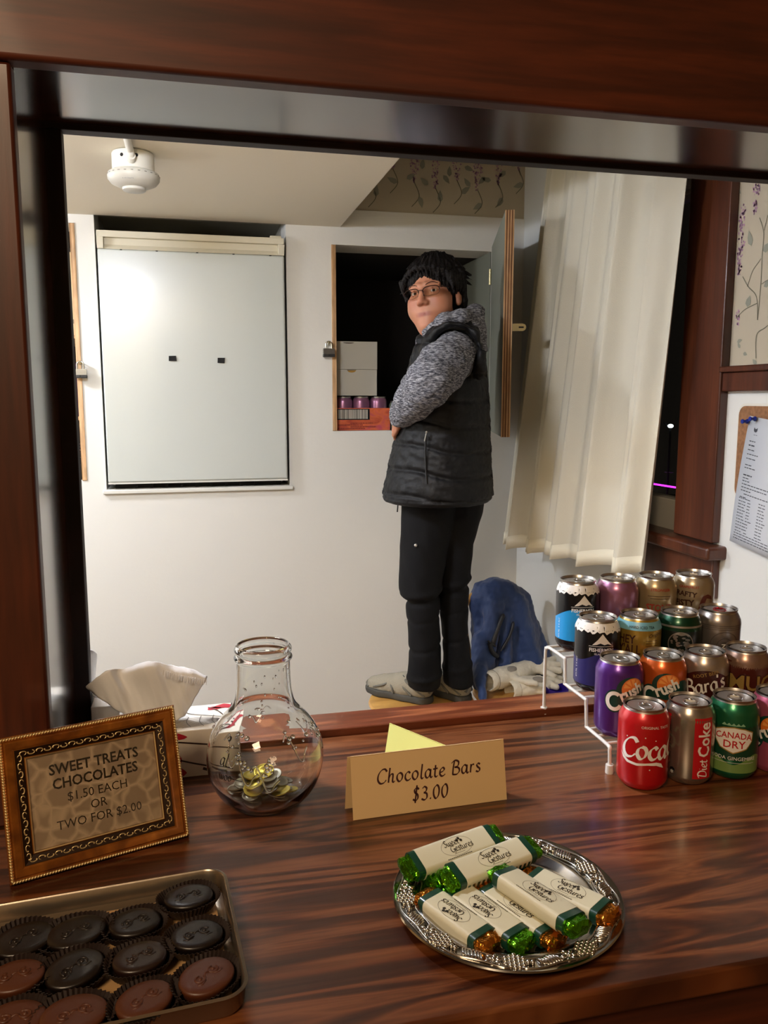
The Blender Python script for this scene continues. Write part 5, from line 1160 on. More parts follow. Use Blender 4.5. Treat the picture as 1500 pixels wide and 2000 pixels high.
def chocolate(name, label, loc, rz, m, size=1., tilt=(0, 0), motif=0):
    t = thing(name, label, 'chocolate', loc, rz, 'oval chocolates in the metal tray'); t.rotation_euler = (tilt[0], tilt[1], rz)
    a_, b_ = .0252*size, .0205*size
    cu_ = MB(); n = 96; V = []
    for r_, z, f_ in ((.80, .0006, .0), (1.0, .004, .03), (1.14, .011, .055), (1.27, .0165, .06)):
        for k in range(n): an = 2*pi*k/n; q = r_+(f_ if k % 2 else -f_*.3); V.append((a_*q*cos(an), b_*q*sin(an), z+.0012*sin(3*an+loc[0]*90)*(r_ > 1)))
    cu_.add(V, [(i*n+k, i*n+(k+1) % n, (i+1)*n+(k+1) % n, (i+1)*n+k) for i in range(3) for k in range(n)]+[tuple(range(n))[::-1]])
    c_ = obj('paper_cup', cu_, M_cup, t); c_.modifiers.new('t', 'SOLIDIFY').thickness = .0003
    body = MB().lathe([(.0001, .002), (.0185, .002), (.0215, .004), (.0245, .012), (.0252, .0145), (.0248, .0162), (.0232, .0172), (.016, .0177), (.0001, .0180)], 40, sx=size, sy=.0205/.0252*size)
    cb__ = obj('chocolate_body', body, m, t, smooth=60)
    mo = MB(); z0 = .0180
    for s_ in (-1, 1):
        cx_ = s_*.0075*size; cy_ = s_*.0015
        mo.tube([(cx_+.0046*cos(q), cy_+.0040*sin(q), z0-.0004) for q in np.linspace(.4+motif, .4+motif+5.2, 14)], .0012, 6)
        mo.ball((cx_, cy_, z0-.0006), .0024, (1, .8, .7), 8, 5)
        mo.tube([(cx_-s_*.003, cy_-.004, z0-.0004), (cx_+s_*.002, cy_-.0065, z0-.0006), (cx_+s_*.0065, cy_-.005, z0-.0008)], .001, 6)
    mo.tube([(-.003, -.001, z0-.0004), (.0, .002, z0-.0002), (.003, .001, z0-.0004)], .0011, 6)
    obj('pressed_motif', mo, m, cb__, smooth=180)
    return t
Lc = [((45, 1832), M_dc, 'leftmost dark chocolate in the back row of the metal tray', .5, 1.1), ((150, 1818), M_dc, 'dark chocolate in its paper cup, second in the back row', .2, 1.1), ((262, 1800), M_dc, 'glossy dark chocolate third in the back row', .25, 1.), ((368, 1755), M_dc, 'dark chocolate raised in the far corner of the tray', .05, 1.),
      ((30, 1905), M_mc, 'orange-brown chocolate at the left of the middle row', .1, 1.), ((145, 1888), M_dc, 'very dark chocolate between two paper cups in the middle row', .5, 1.05), ((272, 1868), M_mm, 'matte dark chocolate third in the middle row', .35, 1.), ((383, 1824), M_dc, 'dark grey-brown chocolate at the right end of the middle row', .15, 1.),
      ((28, 1988), M_mc, 'reddish-brown chocolate in the near left corner of the photo', .0, 1.), ((143, 1980), M_mc, 'milk chocolate in a wide paper cup in the front row', .2, 1.1), ((282, 1950), M_mc, 'milk chocolate third in the front row', .45, 1.), ((402, 1905), M_mc, 'shiny milk chocolate by the right wall of the tray', .6, 1.05)]
rnd = random.Random(12)
for i, ((px, py), m, lab, rz, s_) in enumerate(Lc):
    q = Pz(px, py, CT+.019); dz = .006 if i == 3 else .0032
    chocolate('chocolate', lab, (q[0], q[1], CT+dz), rz, m, s_*.99, (rnd.uniform(-.05, .05)+(.08 if i != 3 else 0), rnd.uniform(-.05, .05)), rnd.uniform(0, 6))
# ------------------------------------------------------------------ chairs, jacket, gloves behind the counter
ZS = .490
M_seat = wood('pale_seat_wood', [(.3, '#b0803c'), (.5, '#c8984e'), (.7, '#d6a85c')], (3, 10, 1), 2, .5, rough=.4, fine=.15, coat=.2)
def round_chair(name, label, cx, cy, r, back):
    t = thing(name, label, 'chair' if back else 'stool', (cx, cy, 0))
    obj('seat', MB().lathe([(.0001, ZS-.024), (r-.02, ZS-.024), (r-.006, ZS-.020), (r, ZS-.012), (r-.004, ZS-.002), (r-.014, ZS), (.0001, ZS-.001)], 56), M_seat, t, smooth=40)
    for i in range(4):
        a = pi/4+i*pi/2; c_ = np.array([cos(a), sin(a)])
        obj('leg', MB().tube([(*(c_*r*.98), 0), (*(c_*r*.80), ZS*.5), (*(c_*r*.66), ZS-.024)], [.013, .016, .014], 12), M_seat, t, smooth=60)
    ring_ = [((r*.84)*cos(a), (r*.84)*sin(a), .22) for a in np.linspace(0, 2*pi, 33)[:-1]]
    obj('foot_ring', MB().tube(ring_, .008, 8, closed=True), M_seat, t, smooth=60)
    if back:
        P = [(-.13, r*.72, ZS-.01), (-.155, r*.86, .64), (-.165, r*.9, .74), (-.145, r*.92, .80), (-.09, r*.92, .825), (-.03, r*.9, .81), (.02, r*.9, .74), (.03, r*.86, .64), (.03, r*.72, ZS-.01)]
        obj('back_hoop', MB().tube(smoothpts(P, 5), .011, 10), M_seat, t, smooth=60)
    return t
c1x, c1y = .752, 2.600
round_chair('wooden_stool', 'round pale wooden stool the person is standing on', c1x, c1y, .186, False)
c2x, c2y = 1.122, 2.600
round_chair('wooden_chair', 'round-seated pale wooden chair holding gloves and blue jacket', c2x, c2y, .172, True)
def loft(rows_, k=.02, op='u', cap=.015):
    """rows_: (z, cx, cy, a, b) elliptical sections"""
    Rw = np.array(sorted(rows_)); z0, z1 = Rw[0, 0], Rw[-1, 0]
    def f(p):
        z = p[:, 2]; zc = np.clip(z, z0, z1); cx, cy, a, b = (np.interp(zc, Rw[:, 0], Rw[:, j]) for j in (1, 2, 3, 4))
        x, y = p[:, 0]-cx, p[:, 1]-cy; q = np.sqrt((x/a)**2+(y/b)**2)+1e-9; d = (q-1)*np.minimum(a, b)*.9+0*x
        dz = np.maximum(z0-z, z-z1); dd = np.stack([d+cap, dz+cap], 1); return np.linalg.norm(np.maximum(dd, 0), axis=1)+np.minimum(dd.max(axis=1), 0)-cap
    c = np.array([Rw[:, 1].mean(), Rw[:, 2].mean(), (z0+z1)/2]); return (f, k, op, c, float(hypot((z1-z0)/2, max(Rw[:, 3].max(), Rw[:, 4].max())))+float(np.abs(Rw[:, 1:3]-c[:2]).max()))
def solid(name, prims, h, m, parent, post=None, col=None):
    P, Q = sdf_mesh(prims, h, post); cl = col(P) if col else None
    return obj(name, npmesh(name, P, Q, m, cl), m, parent, world=True)
M_jk = mat('navy_shell_fabric', '#14305f', .65, bump=.15, bscale=60, Sheen_Weight=.2)
JK = thing('blue_jacket', 'navy blue jacket draped over the back of the chair', 'jacket', (c2x-.05, c2y+.1, ZS))
rj = []
for py_, l, r, b, yy in ((1130, 950, 978, .030, 2.76), (1142, 930, 1008, .050, 2.76), (1165, 918, 1030, .060, 2.75), (1200, 919, 1044, .062, 2.76), (1240, 920, 1056, .068, 2.76), (1280, 922, 1070, .072, 2.75), (1310, 923, 1080, .075, 2.74), (1345, 924, 1082, .080, 2.72)):
    a_, b_ = Py(l, py_, yy), Py(r, py_, yy); rj.append((a_[2], (a_[0]+b_[0])/2, yy, (b_[0]-a_[0])/2, b))
g1 = Py(925, 1320, 2.56); g2 = Py(938, 1395, 2.45)
Jp = [loft(rj, cap=.02), seg(Py(936, 1250, 2.68), Py(936, 1335, 2.60), .030, .025, k=.04), seg(Py(938, 1310, 2.60), Pz(943, 1372, ZS+.014), .024, .013, k=.03), seg(Py(990, 1200, 2.70), Py(985, 1300, 2.66), .022, .026, k=.02), seg(Py(1010, 1180, 2.72), Py(1045, 1300, 2.68), .028, .03, k=.025),
      seg(Py(965, 1180, 2.70), Py(950, 1300, 2.65), .03, .03, k=.02)]
def folds(P, N):
    d = .006*noise3(P*[1, 1, .45], 34, 3)+.0035*noise3(P, 70, 4); return P+N*d[:, None]
solid('jacket_shell', Jp, .0055, M_jk, JK, folds)
M_jt = mat('black_binding', '#0a0a10', .5)
jt = MB()
jt.tube(smoothpts([Py(984, 1199, 2.665), Py(973, 1226, 2.650), Py(961, 1262, 2.635)], 6), [.003]+[.0075]*8+[.009]*3+[.003], 8)
jt.tube(smoothpts([Py(1003, 1214, 2.668), Py(996, 1240, 2.655), Py(978, 1272, 2.640)], 6), [.002]+[.006]*10+[.003]*2, 8)
jt.tube(smoothpts([Py(956, 1256, 2.630), Py(962, 1274, 2.628), Py(972, 1282, 2.630)], 5), .009, 8).tube([Py(953, 1252, 2.63), Py(968, 1262, 2.63)], .004, 8)
obj('cuff_binding', jt, M_jt, JK, world=True, smooth=60)
M_gl = mat('cream_leather', '#cfc8b6', .6, bump=.2, bscale=90); M_gp = mat('grey_suede_patch', '#8c857a', .85)
def glove(label, cuff, palm, tips, thumb, z0, seed):
    t = thing('work_glove', label, 'glove', tuple(Pz(*palm, ZS)), 0, 'gloves on the chair seat')
    c_ = Pz(*cuff, z0); p_ = Pz(*palm, z0); d = (p_-c_); d /= np.linalg.norm(d); s = np.array([d[1], -d[0], 0]); pr_ = [seg(c_, c_+d*.045, .036, .033, k=.01)]
    pr_ += [ell((c_+p_)/2+d*.02, (.065, .043, .024), M=np.array([d, s, [0, 0, 1]]).T, k=.03), seg(c_+d*.05, p_, .034, .032, k=.02)]
    for i, (tx, ty, zz) in enumerate(tips):
        e_ = Pz(tx, ty, zz); b_ = p_+s*(.03-.02*i)*.8+d*.012; m_ = (b_+e_)/2+[0, 0, .006]; pr_ += [seg(b_, m_, .0155, .015, k=.012), seg(m_, e_, .015, .012, k=.006)]
    e_ = Pz(*thumb, z0-.004); pr_ += [seg(c_+d*.07, e_, .015, .011, k=.015)]
    pr_ += [seg(c_-d*.02, c_+d*.020, .029, .027, k=.004, op='s')]
    pst = lambda P, N: P+N*(.0016*noise3(P, 120, seed))[:, None]
    g = solid('glove_body', pr_, .0035, M_gl, t, pst)
    obj('suede_patch', MB().ball(c_+d*.095+[0, 0, .019]-[0.0, .014, 0], .034, (1.1, .55, .52), 16, 10, M=np.array([d, s, [0, 0, 1]]).T), M_gp, t, world=True, smooth=180)
    rg = [c_+d*.012+(s*cos(a)*.0362+np.array([0, 0, 1])*sin(a)*.0362) for a in np.linspace(0, 2*pi, 25)[:-1]]
    obj('cuff_seam', MB().tube(rg, .0012, 6, closed=True), M_gp, t, world=True, smooth=60)
    return t
glove('cream leather work glove on top, open cuff towards the left', (958, 1330), (1034, 1305), [(1082, 1287, ZS+.07), (1090, 1298, ZS+.06), (1092, 1310, ZS+.045), (1080, 1320, ZS+.04)], (1045, 1335), ZS+.055, 1)
glove('cream leather work glove underneath, fingers towards the can rack', (1000, 1350), (1056, 1334), [(1098, 1318, ZS+.02), (1104, 1326, ZS+.018), (1106, 1335, ZS+.016), (1100, 1343, ZS+.016)], (1060, 1349), ZS+.022, 2) if False else None
wp = thing('purple_wrapper', 'shiny purple wrapper on the chair seat beside the gloves', 'wrapper', (1.20, 2.52, ZS))
q0, q1 = Pz(1074, 1357, ZS+.006), Pz(1112, 1357, ZS+.006); q1[0] = min(q1[0], 1.268)
wm = MB(); w_, d_2 = q1[0]-q0[0], .05
for i in range(1):
    x0_, y0_ = q0[0], q0[1]
    V = [(x0_, y0_, ZS+.001), (x0_+w_, y0_, ZS+.001), (x0_+w_, y0_+d_2, ZS+.001), (x0_, y0_+d_2, ZS+.001), (x0_-.006, y0_-.004, ZS+.026), (x0_+w_*.5, y0_-.002, ZS+.012), (x0_+w_+.004, y0_-.002, ZS+.020), (x0_+w_+.004, y0_+d_2, ZS+.026), (x0_+w_*.4, y0_+d_2, ZS+.018), (x0_-.004, y0_+d_2+.004, ZS+.030)]
    wm.add(V, [(0, 1, 2, 3), (0, 1, 5), (0, 5, 4), (1, 6, 5), (1, 2, 7, 6), (2, 3, 8), (2, 8, 7), (3, 9, 8), (3, 0, 4, 9)])
o = obj('wrapper_foil', wm, mat('purple_foil', '#34208a', .3, metal=.4), wp, world=True); o.modifiers.new('t', 'SOLIDIFY').thickness = .0012
gv = glove('cream leather work glove underneath, fingers towards the can rack', (1002, 1347), (1052, 1337), [(1088, 1318, ZS+.018), (1094, 1326, ZS+.017), (1094, 1334, ZS+.016), (1086, 1342, ZS+.016)], (1060, 1350), ZS+.018, 2)

# ------------------------------------------------------------------ the person
HD = 2.62
Rg = np.array([cos(radians(16.9)), -sin(radians(16.9)), 0]); Aw = np.array([sin(radians(16.9)), cos(radians(16.9)), 0]); Up = np.array([0, 0, 1.])
def K(px, py, dy=0.): return Pd(px, py, HD+dy)
PS = thing('person', 'person in black quilted vest and grey hooded top with glasses, standing on stool', 'person', (c1x, c1y, ZS))
# head frame
yw = radians(24); rl = radians(7)
fd = -Aw*cos(yw)-Rg*sin(yw); yh = -fd; xh0 = np.cross(yh, Up); xh = xh0*cos(rl)+Up*sin(rl); zh = np.cross(xh, yh)
HM = np.array([xh, yh, zh]).T; eye_mid = K(825.5, 570, -.085); HC = eye_mid-HM@np.array([0, -.088, .0])
head = [ell((0, .018, .038), (.074, .092, .082), k=.02), ell((0, -.028, -.028), (.064, .066, .085), k=.02), ell((0, -.042, -.078), (.047, .047, .040), k=.03),
        ell((.040, -.050, -.045), (.030, .032, .034), k=.02), ell((-.040, -.050, -.045), (.030, .032, .034), k=.02), ell((.036, -.060, -.022), (.024, .024, .020), k=.015), ell((-.036, -.060, -.022), (.024, .024, .020), k=.015),
        seg((.012, -.085, .020), (.046, -.070, .020), .009, .007, k=.012), seg((-.012, -.085, .020), (-.046, -.070, .020), .009, .007, k=.012),
        ell((.031, -.098, .000), (.0165, .016, .0095), k=.010, op='s'), ell((-.031, -.098, .000), (.0165, .016, .0095), k=.010, op='s'),
        seg((0, -.088, .012), (0, -.108, -.030), .0070, .0115, k=.010), ell((.0115, -.098, -.035), (.0085, .011, .0075), k=.005), ell((-.0115, -.098, -.035), (.0085, .011, .0075), k=.005),
        ell((.0065, -.107, -.0425), (.0033, .005, .0035), k=.002, op='s'), ell((-.0065, -.107, -.0425), (.0033, .005, .0035), k=.002, op='s'),
        ell((0, -.073, -.066), (.032, .020, .022), k=.014),
        seg((-.025, -.083, -.0665), (0, -.0905, -.0630), .0030, .0042, k=.005), seg((.025, -.083, -.0665), (0, -.0905, -.0630), .0030, .0042, k=.005), seg((-.017, -.0845, -.0715), (.017, -.0845, -.0715), .0050, .0050, k=.006), 
        seg((-.027, -.0860, -.0695), (-.004, -.0935, -.0670), .0020, .0013, k=.002, op='s'), seg((.027, -.0860, -.0695), (.004, -.0935, -.0670), .0020, .0013, k=.002, op='s'), seg((-.006, -.0938, -.0670), (.006, -.0938, -.0670), .0010, .0010, k=.001, op='s'),
        ell((0, -.080, -.100), (.021, .018, .015), k=.015), seg((.0, -.05, -.108), (.0, .0, -.105), .034, .045, k=.03)]
for s_ in (-1, 1):
    head += [ell((s_*.076, .012, -.012), (.008, .019, .031), k=.006), ell((s_*.083, .012, -.010), (.006, .011, .020), k=.004, op='s'), ell((s_*.0755, .004, -.036), (.007, .009, .010), k=.006), ell((s_*.078, .003, -.013), (.006, .005, .008), k=.004)]
    head += [seg((s_*.018, -.0805, .0028), (s_*.031, -.0865, .0068), .0024, .0028, k=.003), seg((s_*.031, -.0865, .0068), (s_*.045, -.076, .0030), .0028, .0022, k=.003), seg((s_*.019, -.0800, -.0040), (s_*.032, -.0845, -.0072), .0022, .0026, k=.003), seg((s_*.032, -.0845, -.0072), (s_*.045, -.0755, -.0030), .0026, .0020, k=.003)]
Bp = xf(head, HM, HC)
nk0 = HC+HM@np.array([0, .02, -.085]); nk1 = K(884, 668, .0)
Bp += [seg(nk0, nk1, .054, .058, k=.025)]
# torso and limbs under the clothes
Bp += [loft([(K(870, 668)[2], *K(885, 668, 0)[:2], .06, .10), (K(870, 700)[2], *K(880, 700, 0)[:2], .085, .15), (K(870, 800)[2], *K(872, 800, 0)[:2], .105, .14), (K(870, 900)[2], *K(866, 900, 0)[:2], .12, .145), (K(870, 960)[2], *K(862, 960, .02)[:2], .095, .11)], k=.03)]
shL, elL, wrL = K(886, 692, -.155), K(838, 748, -.315), K(784, 812, -.12)
shR, elR, wrR = K(886, 668, .165), K(838, 765, .22), K(806, 752, .06)
Bp += [seg(shL, elL, .045, .036, k=.03), seg(elL, wrL, .035, .026, k=.02), seg(shR, elR, .045, .036, k=.03), seg(elR, wrR, .035, .024, k=.02)]
def hand(w, d, up, side, curl=.5, sc=.92):
    """w wrist, d hand direction, up back of the hand, side thumb direction"""
    d = d/np.linalg.norm(d); up = up-d*(up@d); up /= np.linalg.norm(up); sd = np.cross(d, up); sd = sd if sd@side > 0 else -sd
    M_ = np.array([d, sd, up]).T; out_ = [ell((.045*sc, 0, 0), (.050*sc, .040*sc, .015*sc), k=.012), seg((0, 0, 0), (.03*sc, 0, 0), .024*sc, .022*sc, k=.015)]
    for i, (y, l) in enumerate(((.030, .068), (.010, .077), (-.010, .071), (-.029, .055))):
        p0_ = np.array([.085*sc, y*sc, 0]); a = curl*.5; l1, l2, l3 = l*.45*sc, l*.32*sc, l*.26*sc; r = .0085*sc
        p1_ = p0_+l1*np.array([cos(a), 0, -sin(a)]); a2 = a+curl; p2_ = p1_+l2*np.array([cos(a2), 0, -sin(a2)]); a3 = a2+curl*.8; p3_ = p2_+l3*np.array([cos(a3), 0, -sin(a3)])
        out_ += [seg(p0_-[.02, 0, 0], p0_, r*1.1, r*1.1, k=.008), seg(p0_, p1_, r*1.05, r, k=.003), seg(p1_, p2_, r, r*.95, k=.002), seg(p2_, p3_, r*.95, r*.8, k=.002)]
    out_ += [seg((.02*sc, .030*sc, -.004), (.052*sc, .052*sc, -.014*sc), .0125*sc, .0105*sc, k=.01), seg((.052*sc, .052*sc, -.014*sc), (.082*sc, .054*sc, -.026*sc), .0100*sc, .0080*sc, k=.003)]
    return xf(out_, M_, w)
dL = K(768, 842, -.04)-wrL
Bp += hand(wrL+dL*.1, dL, -Rg*.8+Up*.3-Aw*.4, -Rg*.2+Up-Aw*.2, curl=.9, sc=.82)
Bp += hand(wrR, K(797, 742, -.02)-wrR, -Rg+Up*.2, Up, curl=.9)
legs = []
def legrows(L_):
    out_ = []
    for py_, l, r, b, dy in L_:
        a_, b_ = K(l, py_, dy), K(r, py_, dy); c_ = (a_+b_)/2; out_.append((c_[2], c_[0], c_[1], np.linalg.norm((b_-a_)[:2])/2, b))
    return out_
LL = legrows([(925, 792, 925, .125, .02), (965, 782, 905, .125, .01), (1000, 783, 890, .11, .0), (1060, 783, 876, .10, -.01), (1120, 780, 866, .095, -.015), (1150, 780, 862, .09, -.015), (1172, 792, 860, .085, -.01), (1215, 796, 859, .08, -.005), (1270, 799, 862, .078, .0), (1318, 795, 862, .08, .01), (1338, 797, 861, .076, .02)])
RL = legrows([(925, 830, 945, .12, .05), (965, 835, 948, .12, .06), (1000, 845, 943, .11, .07), (1060, 850, 925, .10, .08), (1120, 852, 918, .095, .08), (1160, 853, 917, .09, .08), (1215, 862, 914, .085, .075), (1270, 866, 917, .08, .07), (1315, 866, 924, .08, .07), (1334, 868, 925, .076, .07)])
thin = lambda R_, z_lo: [(max(z, z_lo), cx, cy, a*.62, b*.62) for z, cx, cy, a, b in R_]
Bp += [loft(thin(LL, 0), k=.02), loft(thin(RL, 0), k=.02)]
def headlocal(P): return (P-HC)@HM
def skincol(P):
    q = headlocal(P); base = np.tile(np.array(L('#b27a5e')[:3]), (len(P), 1)); hd = (np.abs(q[:, 0]) < .12) & (np.abs(q[:, 1]) < .14) & (np.abs(q[:, 2]) < .14)
    lip = np.exp(-((q[:, 0]/.025)**4))*np.exp(-(((q[:, 2]+.0680)/.0070)**4))*(q[:, 1] < -.078)*hd; base = base*(1-.8*lip[:, None])+np.array(L('#86443e')[:3])*.8*lip[:, None]
    for s_ in (-1, 1):
        ck = np.exp(-(((q[:, 0]-s_*.040)/.02)**2+((q[:, 2]+.03)/.018)**2))*(q[:, 1] < -.03)*hd; base = base*(1-.35*ck[:, None])+np.array(L('#b06450')[:3])*.35*ck[:, None]
    nn = np.exp(-((q[:, 0]/.013)**2+((q[:, 2]+.032)/.012)**2))*(q[:, 1] < -.095)*hd; base = base*(1-.3*nn[:, None])+np.array(L('#b06450')[:3])*.3*nn[:, None]
    return base
M_skin = mat('skin', '#b27a5e', .48, spec=.4, Subsurface_Weight=.12, Subsurface_Scale=.01)
_nt = M_skin.node_tree; _a = _nt.nodes.new('ShaderNodeVertexColor'); _a.layer_name = 'tint'; _nt.links.new(_a.outputs['Color'], _nt.nodes['Principled BSDF'].inputs['Base Color'])
body = solid('body', Bp, .0026, M_skin, PS, None, skincol)
hl = lambda x, y, z: HC+HM@np.array([x, y, z])
M_eye = mat('eye_white', '#b8ada0', .25)
for s_ in (-1, 1):
    ec = np.array([s_*.0315, -.0735, -.0003]); e1 = MB().ball(hl(*ec), .0120, (1, 1, 1), 20, 14)
    ey = obj('eye', e1, M_eye, PS, world=True, smooth=180)
    gz = np.array([.30, -1, .0]); gz = gz/np.linalg.norm(gz); M3 = HM@np.array([np.cross(gz, [0, 0, 1]), np.cross(np.cross(gz, [0, 0, 1]), gz)*1., gz]).T
    obj('iris', MB().ball(hl(*(ec+gz*.0088)), .0058, (1, 1, .62), 16, 10, M=M3), mat('brown_iris', '#2e1a10', .2), ey, world=True, smooth=180)
    br = MB(); P = [hl(s_*x, y, z) for x, y, z in ((.014, -.0925, .0185), (.024, -.0925, .0225), (.036, -.0875, .0245), (.049, -.0760, .0195))]; br.tube(smoothpts(P, 4), [.0012]+[.0018]*8+[.0016]*3+[.0009], 8, flat=.6)
    obj('eyebrow', br, mat('brow_hair', '#4a2c20', .8), PS, world=True, smooth=60)
# glasses
GLS = obj('glasses', MB(), mat('bronze_wire', '#5a3524', .3, metal=.7), PS); bpy.data.objects.remove(GLS)
M_wire = mat('dark_bronze_wire', '#2e1a12', .35, metal=.5)
gm = MB(); lens = MB()
for s_ in (-1, 1):
    cen = np.array([s_*.033, -.104, -.004]); hw, hh_ = .026, .0145
    R_ = [(cen[0]+hw*cos(a)*(abs(cos(a))**-.25 if abs(cos(a)) > .3 else 1.2), cen[1]+.010*(abs(cen[0]+hw*cos(a))/.06)**2, cen[2]+hh_*np.sign(sin(a))*abs(sin(a))**.7) for a in np.linspace(0, 2*pi, 29)[:-1]]
    up_ = [hl(*q) for q in R_[:15]]; gm.tube(up_, .0015, 6); gm.tube([hl(*q) for q in R_[14:]]+[hl(*R_[0])], .0005, 5)
    lens.add([hl(*q) for q in R_]+[hl(cen[0], cen[1]-.001, cen[2])], [(i, (i+1) % 28, 28) for i in range(28)])
    T_ = [(s_*.062, -.092, .003), (s_*.070, -.080, .005), (s_*.078, -.05, .004), (s_*.081, -.01, .002), (s_*.080, .012, .0), (s_*.078, .030, -.018)]
    gm.tube(smoothpts([hl(*q) for q in T_], 4), .0014, 6)
    gm.tube(smoothpts([hl(*q) for q in [(s_*.058, -.093, .004), (s_*.066, -.088, .008), (s_*.072, -.075, .003), (s_*.077, -.062, .008), (s_*.080, -.045, .002)]], 4), .0011, 6)
    gm.tube(smoothpts([hl(*q) for q in [(s_*.010, -.101, -.001), (s_*.0075, -.104, -.007), (s_*.009, -.104, -.013)]], 3), .0007, 5).ball(hl(s_*.0095, -.1035, -.014), .003, (.6, .6, 1), 8, 6)
gm.tube(smoothpts([hl(*q) for q in [(-.0085, -.1035, -.001), (-.004, -.107, .002), (.004, -.107, .002), (.0085, -.1035, -.001)]], 3), .0011, 6)
gf = obj('glasses_frame', gm, M_wire, PS, world=True, smooth=60)
obj('lens', lens, glass('lens_glass', (1, 1, 1), 1.05), gf, world=True, smooth=180)
# hair
Hp = [ell((0, .024, .044), (.091, .106, .090), k=.02), ell((0, .062, -.020), (.078, .056, .078), k=.03), ell((.078, .022, .004), (.014, .030, .045), k=.02), ell((-.078, .022, .004), (.014, .030, .045), k=.02),
      ell((-.002, -.106, -.020), (.064, .062, .076), k=.012, op='s'), ell((0, -.035, -.110), (.088, .085, .080), k=.012, op='s'), ell((.088, .006, -.022), (.020, .020, .030), k=.006, op='s'), ell((-.088, .006, -.022), (.020, .020, .030), k=.006, op='s')]
rnd = random.Random(77)
for i in range(26):                                              # uneven fringe, swept towards her left
    x = -.068+i*.0055; edge = .074-.40*abs(x+.012)-(.020*max(0, (x-.012)/.05)); lo_ = edge-.004-rnd.random()*.016
    y0 = -.058+.9*x*x*6; y1 = -.0935+x*x*7.5
    a_ = (x*.85+.008, y0, .100-x*x*5); b_ = (x+rnd.uniform(-.003, .003), y1, max(.074-x*x*4, lo_+.008)); c_ = (x+rnd.uniform(-.012, .002), y1+.003+x*x*2, lo_)
    Hp += [seg(a_, b_, .0085, .0055, k=.007), seg(b_, c_, .0050, .0008, k=.003)]
for s_ in (-1, 1):
    for i in range(6):
        y = -.055+.014*i; a_ = (s_*.080, y, .045); b_ = (s_*(.084-.003*i*(i < 2)), y+.003, .000-.007*i*(i < 3)+rnd.uniform(-.004, .004)); Hp += [seg(a_, b_, .010, .0025, k=.008)]
    for i in range(7):
        y = .040+.010*i; a_ = (s_*(.078-.008*i), y, -.03); b_ = (s_*(.074-.009*i), y+.006, -.090+rnd.uniform(-.006, .008)); Hp += [seg(a_, b_, .014, .004, k=.01)]
for i in range(90):
    th_, ph_ = rnd.uniform(.05, 1.7), rnd.uniform(0, 2*pi); n_ = np.array([sin(th_)*cos(ph_), sin(th_)*sin(ph_), cos(th_)])
    if n_[1] < -.55: continue
    b_ = np.array([0, .024, .044])+n_*[.086, .101, .086]; tdir = np.array([n_[0]*.5, n_[1]*.6-.1, -.6]); tdir /= np.linalg.norm(tdir); Hp += [seg(b_, b_+n_*rnd.uniform(.009, .015)+tdir*.026, .0075, .0008, k=.005)]
def strandy(P, N):
    q = headlocal(P); ang = np.arctan2(q[:, 0], -q[:, 1]+.05); d = .0016*np.sin(ang*64+6*noise3(q, 18, 5))+.0012*np.sin(ang*31+q[:, 2]*60)+.0015*noise3(q, 55, 6); return P+N*d[:, None]
M_hair = mat('dark_hair', '#0c0706', .65, spec=.25, bump=.5, bscale=160)
solid('hair', xf(Hp, HM, HC), .0024, M_hair, PS, strandy)

# hooded top: sleeves, hood, collar
def marl():
    m = mat('grey_marl_knit', '#6e6d70', .9, spec=.1); nt = m.node_tree; b = nt.nodes['Principled BSDF']
    tc = nt.nodes.new('ShaderNodeTexCoord'); mp = nt.nodes.new('ShaderNodeMapping'); mp.inputs['Rotation'].default_value = (0, radians(28), 0); mp.inputs['Scale'].default_value = (75, 75, 380)
    n = nt.nodes.new('ShaderNodeTexNoise'); n.inputs['Scale'].default_value = 1; n.inputs['Detail'].default_value = 3; n.inputs['Roughness'].default_value = .7
    r = nt.nodes.new('ShaderNodeValToRGB'); e_ = r.color_ramp.elements; e_[0].position = .38; e_[0].color = L('#2e2e34'); e_[1].position = .62; e_[1].color = L('#a0a0a4'); q = e_.new(.5); q.color = L('#64646a')
    nt.links.new(tc.outputs['Object'], mp.inputs[0]); nt.links.new(mp.outputs[0], n.inputs['Vector']); nt.links.new(n.outputs['Fac'], r.inputs[0]); nt.links.new(r.outputs[0], b.inputs['Base Color'])
    bp = nt.nodes.new('ShaderNodeBump'); bp.inputs['Strength'].default_value = .3; bp.inputs['Distance'].default_value = .002; nt.links.new(n.outputs['Fac'], bp.inputs['Height']); nt.links.new(bp.outputs[0], b.inputs['Normal']); return m
M_marl = marl()
cuL = wrL+(wrL-elL)*.02; cuR = wrR
Sp = [seg(shL, (shL+elL)/2, .068, .068, k=.03), seg((shL+elL)/2, elL, .068, .062, k=.03), seg(elL, (elL+wrL)/2, .062, .056, k=.03), seg((elL+wrL)/2, cuL-(wrL-elL)*.12, .056, .044, k=.02), seg(cuL-(wrL-elL)*.10, cuL, .040, .036, k=.006),
      ell(cuL+(wrL-elL)*.06, (.030, .030, .030), k=.005, op='s'), seg(shR, elR, .068, .06, k=.03), seg(elR, cuR, .058, .040, k=.02)]
ringc = [K(828, 664, -.03), K(841, 646, -.085), K(867, 627, -.125), K(900, 617, -.120), K(926, 610, -.045), K(930, 610, .03), K(905, 622, .085), K(868, 640, .09), K(838, 655, .06), K(826, 668, -.03)]
for a_, b_ in zip(ringc, ringc[1:]): Sp.append(seg(a_, b_, .019, .019, k=.022))
